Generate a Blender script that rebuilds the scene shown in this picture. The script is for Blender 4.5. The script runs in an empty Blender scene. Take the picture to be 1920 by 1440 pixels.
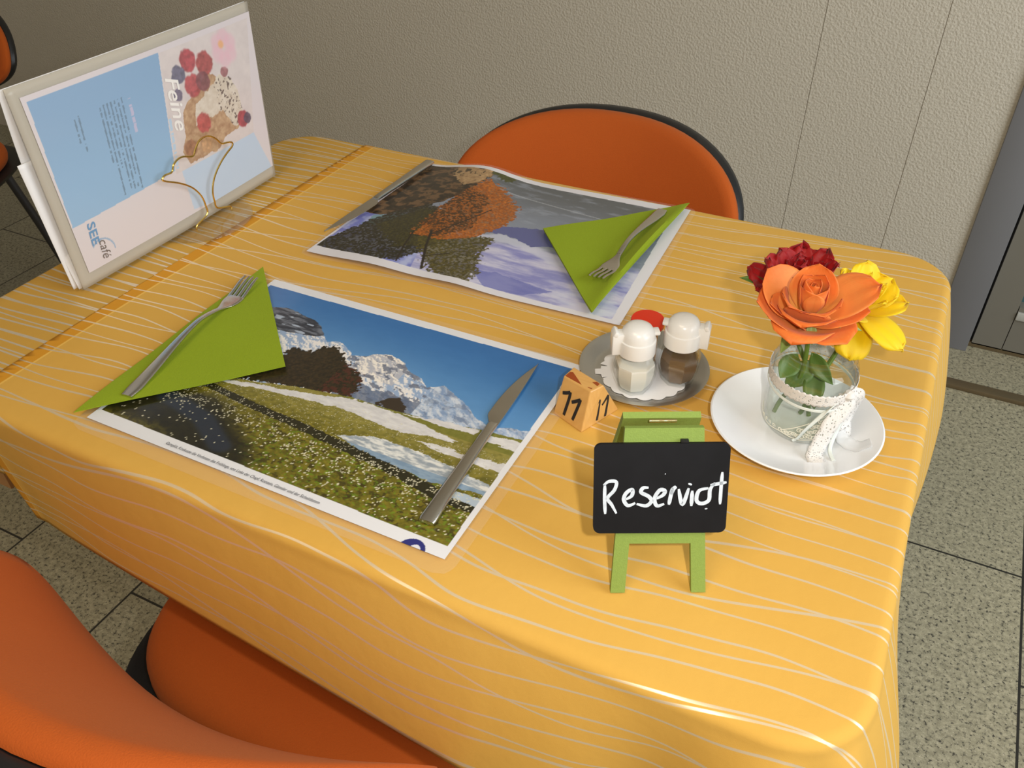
import bpy, bmesh, math, random
import numpy as np
from mathutils import Vector, Matrix

S = bpy.context.scene
COL = S.collection
TZ = 0.75                      # height of the cloth-covered table top above the floor
PI = math.pi

# ------------------------------------------------------------------ camera
PITCH, YAW, ROLL, FPX = 0.6702, -0.47529, -0.0175, 1577.17
def cam_rows(p, y, r):
    cp, sp, cy, sy = math.cos(p), math.sin(p), math.cos(y), math.sin(y)
    fw = np.array([sy*cp, cy*cp, -sp]); rt = np.array([cy, -sy, 0.]); up = np.cross(rt, fw)
    c, s = math.cos(r), math.sin(r)
    return c*rt+s*up, -s*rt+c*up, fw
_r, _u, _f = cam_rows(PITCH, YAW, ROLL)
cam = bpy.data.objects.new('camera', bpy.data.cameras.new('camera'))
COL.objects.link(cam)
cam.matrix_world = Matrix(((_r[0], _u[0], -_f[0], .68317), (_r[1], _u[1], -_f[1], -.38261),
                           (_r[2], _u[2], -_f[2], .5543+TZ), (0, 0, 0, 1)))
cam.data.sensor_width = 36.0
cam.data.lens = FPX/1920*36.0
cam.data.clip_start = .01
S.camera = cam
S.cycles.transparent_max_bounces = 32

# ------------------------------------------------------------------ world, lights, exposure
S.view_settings.view_transform = 'Standard'
S.view_settings.look = 'None'
S.view_settings.exposure = 0.0
S.view_settings.gamma = 1.0
S.view_settings.use_curve_mapping = False
W = bpy.data.worlds.new('world'); S.world = W; W.use_nodes = True
W.node_tree.nodes['Background'].inputs[0].default_value = (1.0, .88, .74, 1)
W.node_tree.nodes['Background'].inputs[1].default_value = .22

def area(name, loc, target, size, power, color, size_y=None):
    l = bpy.data.lights.new(name, 'AREA'); l.energy = power; l.color = color
    l.shape = 'RECTANGLE' if size_y else 'DISK'; l.size = size
    if size_y: l.size_y = size_y
    o = bpy.data.objects.new(name, l); COL.objects.link(o); o.location = loc
    o.rotation_euler = (Vector(target)-Vector(loc)).to_track_quat('-Z', 'Y').to_euler()
    return o
area('window_daylight', (2.5, .3, 1.7), (.6, 1.0, .8), 1.8, 50, (.88, .95, 1.0), 1.8)
area('ceiling_lamp', (.2, -.9, 2.7), (.3, .3, .7), 1.0, 18, (1.0, .80, .54))
fl = Vector((.68317, -.38261, .5543+TZ)) + Vector(_r)*.085 + Vector(_u)*.02
area('camera_flash', fl, Vector(fl)+Vector(_f)-Vector(_r)*.03, .026, 3.2, (1.0, .96, .90))

# ------------------------------------------------------------------ material helpers
def lin(c):
    c = np.asarray(c, float)/255.
    return np.where(c <= .04045, c/12.92, ((c+.055)/1.055)**2.4)
def L4(r, g, b): return tuple(float(x) for x in lin((r, g, b)))+(1.0,)

class NT:
    """small wrapper for building node trees"""
    def __init__(s, name):
        s.m = bpy.data.materials.new(name); s.m.use_nodes = True
        s.t = s.m.node_tree; s.n = s.t.nodes
        s.bsdf = s.n['Principled BSDF']; s.out = s.n['Material Output']
    def new(s, typ, **kw):
        n = s.n.new(typ)
        for k, v in kw.items(): setattr(n, k, v)
        return n
    def link(s, a, b): s.t.links.new(a, b)
    def math(s, op, a, b=None, c=None, clamp=False):
        n = s.new('ShaderNodeMath', operation=op); n.use_clamp = clamp
        for i, v in enumerate((a, b, c)):
            if v is None: continue
            if hasattr(v, 'type'): s.link(v, n.inputs[i])
            else: n.inputs[i].default_value = v
        return n.outputs[0]
    def mix(s, f, a, b):
        n = s.new('ShaderNodeMix', data_type='RGBA')
        for i, v in ((0, f), (6, a), (7, b)):
            if hasattr(v, 'type'): s.link(v, n.inputs[i])
            else: n.inputs[i].default_value = v
        return n.outputs[2]
    def noise(s, scale, detail=4, rough=.55, vec=None, dim='3D'):
        n = s.new('ShaderNodeTexNoise', noise_dimensions=dim)
        n.inputs['Scale'].default_value = scale; n.inputs['Detail'].default_value = detail
        n.inputs['Roughness'].default_value = rough
        if vec is not None: s.link(vec, n.inputs['Vector'])
        return n.outputs['Fac']
    def ramp(s, f, lo, hi):
        n = s.new('ShaderNodeMapRange'); n.inputs['From Min'].default_value = lo; n.inputs['From Max'].default_value = hi
        s.link(f, n.inputs['Value']); return n.outputs[0]
    def coord(s, k='Object'): return s.new('ShaderNodeTexCoord').outputs[k]
    def bump(s, h, strength, dist):
        n = s.new('ShaderNodeBump'); n.inputs['Strength'].default_value = strength; n.inputs['Distance'].default_value = dist
        s.link(h, n.inputs['Height']); s.link(n.outputs[0], s.bsdf.inputs['Normal']); return n
    def set(s, **kw):
        for k, v in kw.items():
            i = s.bsdf.inputs[k.replace('_', ' ')]
            if hasattr(v, 'type'): s.link(v, i)
            else: i.default_value = v
        return s

def simple(name, col, rough=.5, metal=0., var=.08, scale=60, bump=0., bscale=400, **kw):
    t = NT(name); n = t.noise(scale, 3, vec=t.coord())
    c = np.array(col[:3]); a = tuple(np.clip(c*(1-var), 0, 1))+(1,); b = tuple(np.clip(c*(1+var), 0, 1))+(1,)
    t.set(Base_Color=t.mix(n, a, b), Roughness=rough, Metallic=metal, **kw)
    if bump: t.bump(t.noise(bscale, 2, vec=t.coord()), bump, .001)
    return t.m

M = {}
M['steel'] = simple('stainless_steel', (.68, .65, .60), .20, 1., .06, 30)
M['steel_tray'] = simple('brushed_tray_steel', (.64, .62, .58), .36, 1., .06, 12)
M['gold'] = simple('gold_wire', (.83, .58, .16), .2, 1., .05)
M['brass'] = simple('brass_pin', (.75, .62, .33), .25, 1., .05)
M['white_plastic'] = simple('white_plastic', L4(236, 235, 232), .28, 0., .015, Coat_Weight=.3)
M['red_plastic'] = simple('red_plastic', L4(222, 48, 12), .35, 0., .03)
M['porcelain'] = simple('white_porcelain', L4(238, 240, 243), .18, 0., .01, Coat_Weight=.6)
M['green_wood'] = simple('green_painted_wood', L4(132, 154, 68), .7, 0., .12, 500, .25, 900)
M['black_board'] = simple('blackboard_paint', (.006, .006, .0075), .6, 0., .5, 40, Specular_IOR_Level=.25)
M['black_plastic'] = simple('black_plastic', (.012, .012, .013), .45, 0., .2, 80, .15, 300)
M['chalk'] = simple('white_chalk_marker', L4(206, 214, 222), .8, 0., .25, 260)
M['ink'] = simple('black_marker_ink', (.012, .010, .010), .6, 0., .2)
M['leg_steel'] = simple('dark_leg_steel', (.10, .10, .11), .4, .8, .1)
M['pale_wood'] = simple('pale_wood', L4(205, 150, 95), .5, 0., .1, 20)
M['salt'] = simple('salt_grains', L4(240, 238, 232), .9, 0., .04, 900)
M['pepper'] = simple('ground_pepper', L4(118, 92, 66), .9, 0., .35, 1400)
M['toothpick'] = simple('toothpick_wood', L4(190, 140, 80), .7, 0., .2, 200)
M['paper'] = simple('white_paper', L4(236, 236, 238), .8, 0., .02, 40)
M['stem'] = simple('rose_stem_green', L4(96, 122, 40), .5, 0., .2, 90)
M['leaf'] = simple('rose_leaf_green', L4(86, 118, 44), .45, 0., .25, 120)
M['sepal'] = simple('pale_sepal_green', L4(138, 160, 84), .5, 0., .15, 160)
M['satin'] = simple('white_satin_ribbon', L4(226, 232, 226), .3, 0., .02, 100)
M['decal'] = simple('cream_decal', L4(238, 234, 216), .5, 0., .03)
M['grey_metal'] = simple('blue_grey_door_frame', L4(128, 128, 132), .5, .1, .03, 8)
M['door_leaf'] = simple('grey_door_leaf', L4(126, 122, 112), .45, .1, .03, 8)
M['dark_gap'] = simple('dark_gap_shade', (.012, .012, .012), .7)  # near-black colour standing in for the shade inside the door gap
M['bronze'] = simple('bronze_strip', L4(120, 104, 78), .4, .5, .1, 20)
M['white_bead'] = simple('white_glazing_bead', L4(190, 190, 184), .5)
M['text_dark'] = simple('printed_dark_text', L4(70, 70, 76), .6)
M['text_blue'] = simple('printed_blue_text', L4(108, 150, 190), .6)
M['text_white'] = simple('printed_white_text', L4(236, 232, 228), .6)
M['text_soft'] = simple('printed_brown_text', L4(120, 108, 100), .6)

def fabric(name, c1, c2):
    t = NT(name); co = t.coord()
    n = t.noise(9, 3, vec=co); f = t.noise(700, 2, vec=co)
    col = t.mix(n, c1, c2)
    t.set(Base_Color=t.mix(t.math('MULTIPLY', f, .5), col, tuple(np.array(c1[:3])*.72)+(1,)), Roughness=.92, Sheen_Weight=.1, Sheen_Roughness=.5)
    t.bsdf.inputs['Sheen Tint'].default_value = (1, .5, .2, 1)
    t.bump(f, .35, .0012); return t.m
M['orange_fabric'] = fabric('orange_upholstery', L4(194, 90, 14), L4(184, 80, 10))
M['green_napkin'] = fabric('lime_green_napkin', L4(146, 168, 16), L4(136, 158, 12))
M['green_napkin'].node_tree.nodes['Principled BSDF'].inputs['Sheen Weight'].default_value = .05

def glass(name, col=(1, 1, 1, 1), ior=1.45, rough=0.0):
    t = NT(name); t.set(Base_Color=col, Roughness=rough, IOR=ior, Transmission_Weight=1.0)
    return t.m
def clear_mat(name, tint, ior, gain=1.2, rough=.02):
    t = NT(name); tr = t.new('ShaderNodeBsdfTransparent'); tr.inputs[0].default_value = tint
    gl = t.new('ShaderNodeBsdfGlossy'); gl.inputs['Roughness'].default_value = rough
    lw = t.new('ShaderNodeLayerWeight'); lw.inputs[0].default_value = .5
    r0 = ((ior-1)/(ior+1))**2
    mx = t.new('ShaderNodeMixShader'); t.link(t.math('MULTIPLY_ADD', t.math('POWER', lw.outputs['Facing'], 3.5), gain*.55, r0*gain, clamp=True), mx.inputs[0])
    t.link(tr.outputs[0], mx.inputs[1]); t.link(gl.outputs[0], mx.inputs[2]); t.link(mx.outputs[0], t.out.inputs[0]); return t.m
M['glass'] = clear_mat('clear_glass', (.985, .992, .982, 1), 1.5)
M['water'] = clear_mat('water', (.985, .995, .975, 1), 1.25, .8)
M['acrylic'] = clear_mat('clear_acrylic', (.97, .97, .96, 1), 1.4, 1.1, .05)

def film_mat(name, fac=.12, tint=(1, 1, 1, 1), rough=.12, base=(.9, .9, .9, 1)):
    t = NT(name); tr = t.new('ShaderNodeBsdfTransparent'); tr.inputs[0].default_value = tint
    t.set(Base_Color=base, Roughness=rough)
    mx = t.new('ShaderNodeMixShader'); mx.inputs[0].default_value = fac
    t.link(tr.outputs[0], mx.inputs[1]); t.link(t.bsdf.outputs[0], mx.inputs[2]); t.link(mx.outputs[0], t.out.inputs[0])
    return t.m
M['film'] = film_mat('clear_laminating_film', .08)
M['menu_film'] = film_mat('milky_menu_film', .62, rough=.3, base=(.62, .57, .48, 1))
M['organza'] = film_mat('sheer_white_organza', .35, rough=.6)
M['door_glass'] = simple('teal_door_glass', L4(70, 104, 108), .08, 0., .1, 3)

def lace_mat():
    t = NT('white_cotton_lace'); uv = t.coord('UV')
    v = t.new('ShaderNodeTexVoronoi'); v.inputs['Scale'].default_value = 420; t.link(uv, v.inputs['Vector'])
    hole = t.math('LESS_THAN', v.outputs['Distance'], .25)
    t.set(Base_Color=L4(224, 220, 215), Roughness=.95)
    tr = t.new('ShaderNodeBsdfTransparent'); mx = t.new('ShaderNodeMixShader')
    t.link(hole, mx.inputs[0]); t.link(t.bsdf.outputs[0], mx.inputs[1]); t.link(tr.outputs[0], mx.inputs[2]); t.link(mx.outputs[0], t.out.inputs[0])
    t.bump(t.noise(900, 2, vec=uv), .6, .001); return t.m
M['lace'] = lace_mat()

def cloth_mat(name, c1, c2, line, freq, dens, hem=None):
    """woven table linen: plain ground with wavy satin threads running along the table"""
    t = NT(name); uv = t.coord('UV')
    sep = t.new('ShaderNodeSeparateXYZ'); t.link(uv, sep.inputs[0]); v = sep.outputs[1]
    masks = []
    for i, (f, amp, sx, sy, wd) in enumerate(freq):
        mp = t.new('ShaderNodeMapping'); t.link(uv, mp.inputs[0])
        mp.inputs['Scale'].default_value = (sx, sy, 1); mp.inputs['Location'].default_value = (3.1*i, 7.7*i, 2.3*i)
        n = t.noise(1.0, 1.5, .4, mp.outputs[0])
        w = t.math('ADD', t.math('MULTIPLY', v, f), t.math('MULTIPLY', n, amp))
        fr = t.math('FRACT', w); d = t.math('ABSOLUTE', t.math('SUBTRACT', fr, .5))
        m = t.new('ShaderNodeMapRange'); m.inputs['From Min'].default_value = wd; m.inputs['From Max'].default_value = wd*.55
        t.link(d, m.inputs['Value']); masks.append(m.outputs[0])
    msk = masks[0]
    for k in masks[1:]: msk = t.math('MAXIMUM', msk, k)
    thread = t.noise(1500, 1, vec=uv)
    msk = t.math('MULTIPLY', msk, t.math('MULTIPLY_ADD', thread, .9, dens), clamp=True)
    g = t.mix(t.noise(5, 3, vec=uv), c1, c2)
    if hem:         # the doubled, stitched hem at the cloth's left end
        e = t.math('ADD', t.math('SUBTRACT', sep.outputs[0], t.math('MULTIPLY', t.math('SUBTRACT', v, .3), .012)), .150)
        g = t.mix(t.math('LESS_THAN', e, .020), g, hem)
        g = t.mix(t.math('LESS_THAN', t.math('ABSOLUTE', t.math('SUBTRACT', e, .020)), .0014), g, L4(232, 186, 90))
    t.set(Base_Color=g, Roughness=.9, Specular_IOR_Level=.3)
    th = t.new('ShaderNodeBsdfPrincipled')
    th.inputs['Base Color'].default_value = line; th.inputs['Roughness'].default_value = .45; th.inputs['Metallic'].default_value = .55
    wv = t.new('ShaderNodeTexWave'); wv.inputs['Scale'].default_value = 260; t.link(uv, wv.inputs['Vector'])
    bm = t.bump(t.math('ADD', t.math('MULTIPLY', t.noise(38, 3, vec=uv), .8), t.math('MULTIPLY', thread, .12)), .22, .004)
    mx = t.new('ShaderNodeMixShader'); t.link(msk, mx.inputs[0]); t.link(t.bsdf.outputs[0], mx.inputs[1])
    t.link(th.outputs[0], mx.inputs[2]); t.link(mx.outputs[0], t.out.inputs[0])
    return t.m
M['overlay_cloth'] = cloth_mat('orange_yellow_linen', L4(219, 173, 84), L4(213, 163, 70), (.95, .76, .50, 1),
                               [(38, 3.4, 3.2, 5, .050), (21, 3.6, 2.2, 4, .027)], .6, L4(212, 148, 40))
M['under_cloth'] = cloth_mat('pale_yellow_linen', L4(208, 164, 78), L4(200, 154, 66), (.85, .74, .58, 1),
                             [(60, 3.2, 3.0, 5, .095), (33, 3.6, 2.2, 4, .05)], .75)

def granite():
    t = NT('granite_floor_tiles'); co = t.coord(); sep = t.new('ShaderNodeSeparateXYZ'); t.link(co, sep.inputs[0])
    x, y = sep.outputs[0], sep.outputs[1]
    col = t.math('DIVIDE', t.math('ADD', x, .44), .304); ci = t.math('FLOOR', col); fx = t.math('FRACT', col)
    odd = t.math('MULTIPLY', t.math('PINGPONG', ci, 1.0), .3)
    off = t.math('ADD', t.math('ADD', odd, t.math('MULTIPLY', t.math('MAXIMUM', ci, 0.0), .045)), .19)
    row = t.math('DIVIDE', t.math('SUBTRACT', y, off), .6); fy = t.math('FRACT', row); ri = t.math('FLOOR', row)
    dx = t.math('MULTIPLY', t.math('SUBTRACT', .5, t.math('ABSOLUTE', t.math('SUBTRACT', fx, .5))), .304)
    dy = t.math('MULTIPLY', t.math('SUBTRACT', .5, t.math('ABSOLUTE', t.math('SUBTRACT', fy, .5))), .6)
    joint = t.math('LESS_THAN', t.math('MINIMUM', dx, dy), .0022)
    n1 = t.noise(150, 5, .7, co); n2 = t.noise(95, 5, .6, co); n3 = t.noise(420, 2, .5, co)
    base = t.mix(t.ramp(n2, .35, .65), L4(184, 176, 148), L4(146, 140, 116))
    base = t.mix(t.ramp(n1, .53, .62), base, L4(66, 63, 54))
    base = t.mix(t.ramp(n3, .60, .72), base, L4(206, 198, 174))
    cm = t.new('ShaderNodeCombineXYZ'); t.link(ci, cm.inputs[0]); t.link(ri, cm.inputs[1])
    wn = t.new('ShaderNodeTexWhiteNoise'); t.link(cm.outputs[0], wn.inputs[0])
    base = t.mix(t.math('MULTIPLY', wn.outputs[0], .3), base, L4(120, 116, 100))
    t.set(Base_Color=t.mix(joint, base, L4(44, 40, 34)), Roughness=.42); return t.m
M['granite'] = granite()

def plaster(name, scale, amt):
    t = NT(name); co = t.coord(); n = t.noise(scale, 3, .5, co); big = t.noise(1.2, 3, vec=co)
    t.set(Base_Color=t.mix(big, L4(208, 200, 184), L4(198, 190, 174)), Roughness=.9)
    t.bump(t.ramp(n, .35, .7), amt, .004); return t.m
M['plaster'] = plaster('stippled_wall_plaster', 190, .38)

M['ceiling'] = simple('white_ceiling_paint', L4(226, 222, 212), .9, 0., .02, 4)
def wood_block():
    t = NT('varnished_pine'); co = t.coord(); mp = t.new('ShaderNodeMapping'); t.link(co, mp.inputs[0])
    mp.inputs['Scale'].default_value = (30, 260, 60)
    n = t.noise(1, 4, .6, mp.outputs[0]); t.set(Base_Color=t.mix(n, L4(224, 176, 104), L4(202, 148, 76)), Roughness=.4, Coat_Weight=.25); return t.m
M['pine'] = wood_block()
M['burnt'] = simple('reddish_end_grain', L4(150, 66, 16), .5, 0., .25, 200)

def petal_mat(name, base, mid, tip):
    """petal colour runs from the claw to the rim along the petal's own length (UV v)"""
    t = NT(name); uv = t.coord('UV'); sep = t.new('ShaderNodeSeparateXYZ'); t.link(uv, sep.inputs[0])
    v = sep.outputs[1]; n = t.noise(14, 3, vec=uv)
    c = t.mix(t.ramp(v, 0., .55), base, mid); c = t.mix(t.ramp(t.math('MULTIPLY_ADD', n, .25, v), .8, 1.15), c, tip)
    t.set(Base_Color=c, Roughness=.55, Sheen_Weight=.1)
    d = t.new('ShaderNodeBsdfTranslucent'); t.link(c, d.inputs[0]); mx = t.new('ShaderNodeMixShader'); mx.inputs[0].default_value = .25
    t.link(t.bsdf.outputs[0], mx.inputs[1]); t.link(d.outputs[0], mx.inputs[2]); t.link(mx.outputs[0], t.out.inputs[0])
    mp = t.new('ShaderNodeMapping'); t.link(uv, mp.inputs[0]); mp.inputs['Scale'].default_value = (40, 3, 1)
    t.bump(t.noise(1, 2, vec=mp.outputs[0]), .15, .001)
    return t.m
M['orange_petal'] = petal_mat('orange_rose_petal', L4(252, 196, 100), L4(252, 158, 76), L4(248, 124, 40))
M['red_petal'] = petal_mat('dark_red_rose_petal', L4(160, 10, 20), L4(186, 10, 16), L4(164, 6, 14))
M['yellow_petal'] = petal_mat('yellow_rose_petal', L4(240, 200, 10), L4(252, 222, 14), L4(252, 216, 4))

def vcol_mat(name, rough=.35, coat=.5):
    """printed sheet: colours of the print are stored on the mesh"""
    t = NT(name); a = t.new('ShaderNodeAttribute'); a.attribute_name = 'print'
    t.set(Base_Color=a.outputs['Color'], Roughness=rough, Coat_Weight=coat, Coat_Roughness=.12); return t.m
M['print'] = vcol_mat('laminated_print')

# ------------------------------------------------------------------ mesh helpers
class MB:
    def __init__(s): s.v = []; s.f = []; s.uv = {}
    def add(s, vs, fs):
        o = len(s.v); s.v += [tuple(map(float, p)) for p in vs]; s.f += [tuple(i+o for i in f) for f in fs]; return s
    def box(s, c, size, R=None, bev=0.):
        hx, hy, hz = [k/2 for k in size]; R = R or Matrix.Identity(3); c = Vector(c)
        if bev:
            bm = bmesh.new(); bmesh.ops.create_cube(bm, size=1)
            for v in bm.verts: v.co = Vector((v.co.x*size[0], v.co.y*size[1], v.co.z*size[2]))
            bmesh.ops.bevel(bm, geom=bm.edges[:], offset=bev, segments=2, profile=.5, affect='EDGES')
            bm.verts.index_update()
            s.add([c+R@v.co for v in bm.verts], [[v.index for v in f.verts] for f in bm.faces]); bm.free(); return s
        P = [c+R@Vector((x, y, z)) for z in (-hz, hz) for x, y in ((-hx, -hy), (hx, -hy), (hx, hy), (-hx, hy))]
        return s.add(P, [(3, 2, 1, 0), (4, 5, 6, 7), (0, 1, 5, 4), (1, 2, 6, 5), (2, 3, 7, 6), (3, 0, 4, 7)])
    def loft(s, rings, closed=True, caps=True):
        n = len(rings[0]); V = [p for r in rings for p in r]; F = []
        for i in range(len(rings)-1):
            for j in range(n if closed else n-1):
                k = (j+1) % n; F.append((i*n+j, i*n+k, (i+1)*n+k, (i+1)*n+j))
        if caps and closed: F.append(tuple(range(n))[::-1]); F.append(tuple((len(rings)-1)*n+j for j in range(n)))
        return s.add(V, F)
    def lathe(s, prof, n=48, c=(0, 0, 0), sx=1., sy=1., rot=0., caps=True):
        rings = [[(c[0]+r*sx*math.cos(rot+2*PI*k/n), c[1]+r*sy*math.sin(rot+2*PI*k/n), c[2]+z) for k in range(n)] for r, z in prof]
        return s.loft(rings, True, caps)
    def tube(s, path, r, n=8, closed=False):
        path = [Vector(p) for p in path]; rings = []; N = len(path); up = Vector((.13, .21, .97)).normalized(); prev = None
        for i, p in enumerate(path):
            a = path[max(i-1, 0)]; b = path[min(i+1, N-1)]; t = (b-a).normalized()
            if prev is None: x = t.cross(up); x = x.normalized() if x.length > 1e-4 else t.orthogonal().normalized()
            else: x = (prev-t*prev.dot(t)).normalized()
            prev = x; y = t.cross(x); rr = r[i] if hasattr(r, '__len__') else r
            rings.append([p+(x*math.cos(2*PI*k/n)+y*math.sin(2*PI*k/n))*rr for k in range(n)])
        return s.loft(rings)
    def prism(s, poly, z0, z1, fn=None):
        n = len(poly); P = [(x, y, z0) for x, y in poly]+[(x, y, z1) for x, y in poly]
        if fn: P = [fn(*p) for p in P]
        return s.add(P, [tuple(range(n))[::-1], tuple(range(n, 2*n))]+[(i, (i+1) % n, n+(i+1) % n, n+i) for i in range(n)])
    def grid(s, fn, nu, nv):
        V = [fn(i/nu, j/nv) for j in range(nv+1) for i in range(nu+1)]; o = len(s.v)
        for k, (i, j) in enumerate([(i, j) for j in range(nv+1) for i in range(nu+1)]): s.uv[o+k] = (i/nu, j/nv)
        return s.add(V, [(j*(nu+1)+i, j*(nu+1)+i+1, (j+1)*(nu+1)+i+1, (j+1)*(nu+1)+i) for j in range(nv) for i in range(nu)])
    def build(s, name, mat, parent=None, angle=40, fix=True, loc=None, rotz=0.):
        me = bpy.data.meshes.new(name); me.from_pydata(s.v, [], s.f)
        if fix:
            bm = bmesh.new(); bm.from_mesh(me); bmesh.ops.recalc_face_normals(bm, faces=bm.faces[:]); bm.to_mesh(me); bm.free()
        if s.uv:
            ul = me.uv_layers.new(name='UVMap'); li = np.zeros(len(me.loops), int); me.loops.foreach_get('vertex_index', li)
            U = np.array([s.uv.get(i, (0, 0)) for i in range(len(s.v))], float); ul.data.foreach_set('uv', U[li].ravel())
        me.materials.append(mat); me.shade_smooth(); me.set_sharp_from_angle(angle=math.radians(angle))
        return link(name, me, parent, loc, rotz)

def link(name, me, parent=None, loc=None, rotz=0.):
    o = bpy.data.objects.new(name, me); COL.objects.link(o)
    if parent is not None: o.parent = parent
    if loc is not None: o.location = loc
    o.rotation_euler.z = rotz
    return o
def tag(o, label=None, cat=None, group=None, kind=None):
    for k, v in (('label', label), ('category', cat), ('group', group), ('kind', kind)):
        if v: o[k] = v
    return o
def thing(name, loc, label, cat, rotz=0., group=None):
    o = bpy.data.objects.new(name, None); o.empty_display_size = .05; COL.objects.link(o)
    o.location = loc; o.rotation_euler.z = rotz
    return tag(o, label, cat, group)
def solid(o, th, off=-1.):
    m = o.modifiers.new('thickness', 'SOLIDIFY'); m.thickness = th; m.offset = off; return o
def smooth_path(pts, n=8):
    """Catmull-Rom through the points"""
    P = [np.array(p, float) for p in pts]; out = []
    for i in range(len(P)-1):
        a, b, c, d = P[max(i-1, 0)], P[i], P[i+1], P[min(i+2, len(P)-1)]
        for k in range(n):
            t = k/n
            out.append(.5*((2*b)+(c-a)*t+(2*a-5*b+4*c-d)*t*t+(3*b-a-3*c+d)*t**3))
    out.append(P[-1]); return out
def stroke(mb, pts, w, place, h=.0004, n=6, taper=.55):
    """flat painted stroke: a thin raised ribbon following pts (2-D), mapped by place(a, b, height)"""
    P = smooth_path(pts, n) if len(pts) > 2 else [np.array(pts[0])*(1-k/4)+np.array(pts[1])*k/4 for k in range(5)]
    N = len(P); rings = []
    for i, p in enumerate(P):
        t = P[min(i+1, N-1)]-P[max(i-1, 0)]; t = t/(np.linalg.norm(t)+1e-9); nn = np.array([-t[1], t[0]])
        e = min(i, N-1-i)/max(N-1, 1); ww = w*(taper+(1-taper)*min(1, e*5))
        rings.append([place(*(p+nn*ww/2), 0), place(*(p+nn*ww/2), h), place(*(p-nn*ww/2), h), place(*(p-nn*ww/2), 0)])
    mb.loft(rings)

_dg = None
def text_mesh(name, txt, mat, parent, origin, ux, uy, width=None, height=None, shear=0., off=0., lift=.0002):
    """flat printed lettering: glyphs laid in the plane spanned by ux (reading direction) and uy (glyph up)"""
    cu = bpy.data.curves.new('t', 'FONT'); cu.body = txt; cu.shear = shear; cu.offset = off; cu.resolution_u = 3
    ob = bpy.data.objects.new('t', cu); COL.objects.link(ob)
    dg = bpy.context.evaluated_depsgraph_get(); dg.update()
    me = bpy.data.meshes.new_from_object(ob.evaluated_get(dg)); me.name = name
    bpy.data.objects.remove(ob); bpy.data.curves.remove(cu)
    n = len(me.vertices); co = np.zeros(n*3); me.vertices.foreach_get('co', co); co = co.reshape(-1, 3)
    co[:, 0] -= co[:, 0].min(); w, hgt = co[:, 0].max(), co[:, 1].max()
    sx = width/w if width else height/hgt; sy = height/hgt if height else sx
    ux = np.array(ux, float); uy = np.array(uy, float); nn = np.cross(ux, uy)
    P = np.array(origin)+np.outer(co[:, 0]*sx, ux)+np.outer(co[:, 1]*sy, uy)+nn*lift
    me.vertices.foreach_set('co', P.ravel()); me.materials.append(mat)
    return link(name, me, parent)

# ------------------------------------------------------------------ value noise for the prints
def vnoise(x, y, seed=0):
    rng = np.random.RandomState(seed); T = rng.rand(256, 256)
    xi = np.floor(x).astype(int); yi = np.floor(y).astype(int); fx = x-xi; fy = y-yi
    fx = fx*fx*(3-2*fx); fy = fy*fy*(3-2*fy)
    g = lambda a, b: T[a % 256, b % 256]
    return (g(xi, yi)*(1-fx)+g(xi+1, yi)*fx)*(1-fy)+(g(xi, yi+1)*(1-fx)+g(xi+1, yi+1)*fx)*fy
def fbm(x, y, o=4, seed=0, gain=.55):
    s = 0; a = 1; t = 0
    for k in range(o): s = s+a*vnoise(x*2**k, y*2**k, seed+k); t += a; a *= gain
    return s/t
def inpoly(x, y, poly):
    r = np.zeros(x.shape, bool); n = len(poly)
    for i in range(n):
        x1, y1 = poly[i]; x2, y2 = poly[(i+1) % n]
        if y1 == y2: continue
        c = ((y1 > y) != (y2 > y)) & (x < (x2-x1)*(y-y1)/(y2-y1)+x1); r ^= c
    return r
def sdf_line(x, y, pts):
    d = np.full(x.shape, 9.)
    for (x1, y1), (x2, y2) in zip(pts[:-1], pts[1:]):
        t = np.clip(((x-x1)*(x2-x1)+(y-y1)*(y2-y1))/((x2-x1)**2+(y2-y1)**2), 0, 1)
        d = np.minimum(d, np.hypot(x-x1-t*(x2-x1), y-y1-t*(y2-y1)))
    return d
class Paint:
    def __init__(s, shape, c): s.c = np.ones(shape+(3,))*np.array(c, float)
    def put(s, mask, c, a=1.):
        m = (mask*a)[..., None]; s.c = s.c*(1-m)+np.array(c, float)*m if not isinstance(c, np.ndarray) or c.ndim == 1 else s.c*(1-m)+c*m
def lerpc(f, a, b): return np.array(a, float)*(1-f[..., None])+np.array(b, float)*f[..., None]
def ss(x, a, b): t = np.clip((x-a)/(b-a), 0, 1); return t*t*(3-2*t)

def print_sheet(name, mat, parent, P3, rgb):
    """P3: (nj, ni, 3) points, rgb: same shape 0..255"""
    nj, ni = P3.shape[:2]; idx = np.arange(nj*ni).reshape(nj, ni)
    F = np.stack([idx[:-1, :-1], idx[:-1, 1:], idx[1:, 1:], idx[1:, :-1]], -1).reshape(-1, 4)
    me = bpy.data.meshes.new(name); me.vertices.add(nj*ni); me.vertices.foreach_set('co', P3.reshape(-1))
    me.loops.add(F.size); me.loops.foreach_set('vertex_index', F.ravel().astype(np.int32))
    me.polygons.add(len(F)); me.polygons.foreach_set('loop_start', (np.arange(len(F))*4).astype(np.int32))
    me.update(calc_edges=True); me.validate()
    a = me.color_attributes.new('print', 'FLOAT_COLOR', 'POINT')
    col = np.ones((nj*ni, 4), np.float32); col[:, :3] = lin(np.clip(rgb.reshape(-1, 3), 0, 255)); a.data.foreach_set('color', col.ravel())
    me.materials.append(mat); me.shade_smooth()
    return link(name, me, parent)

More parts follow.
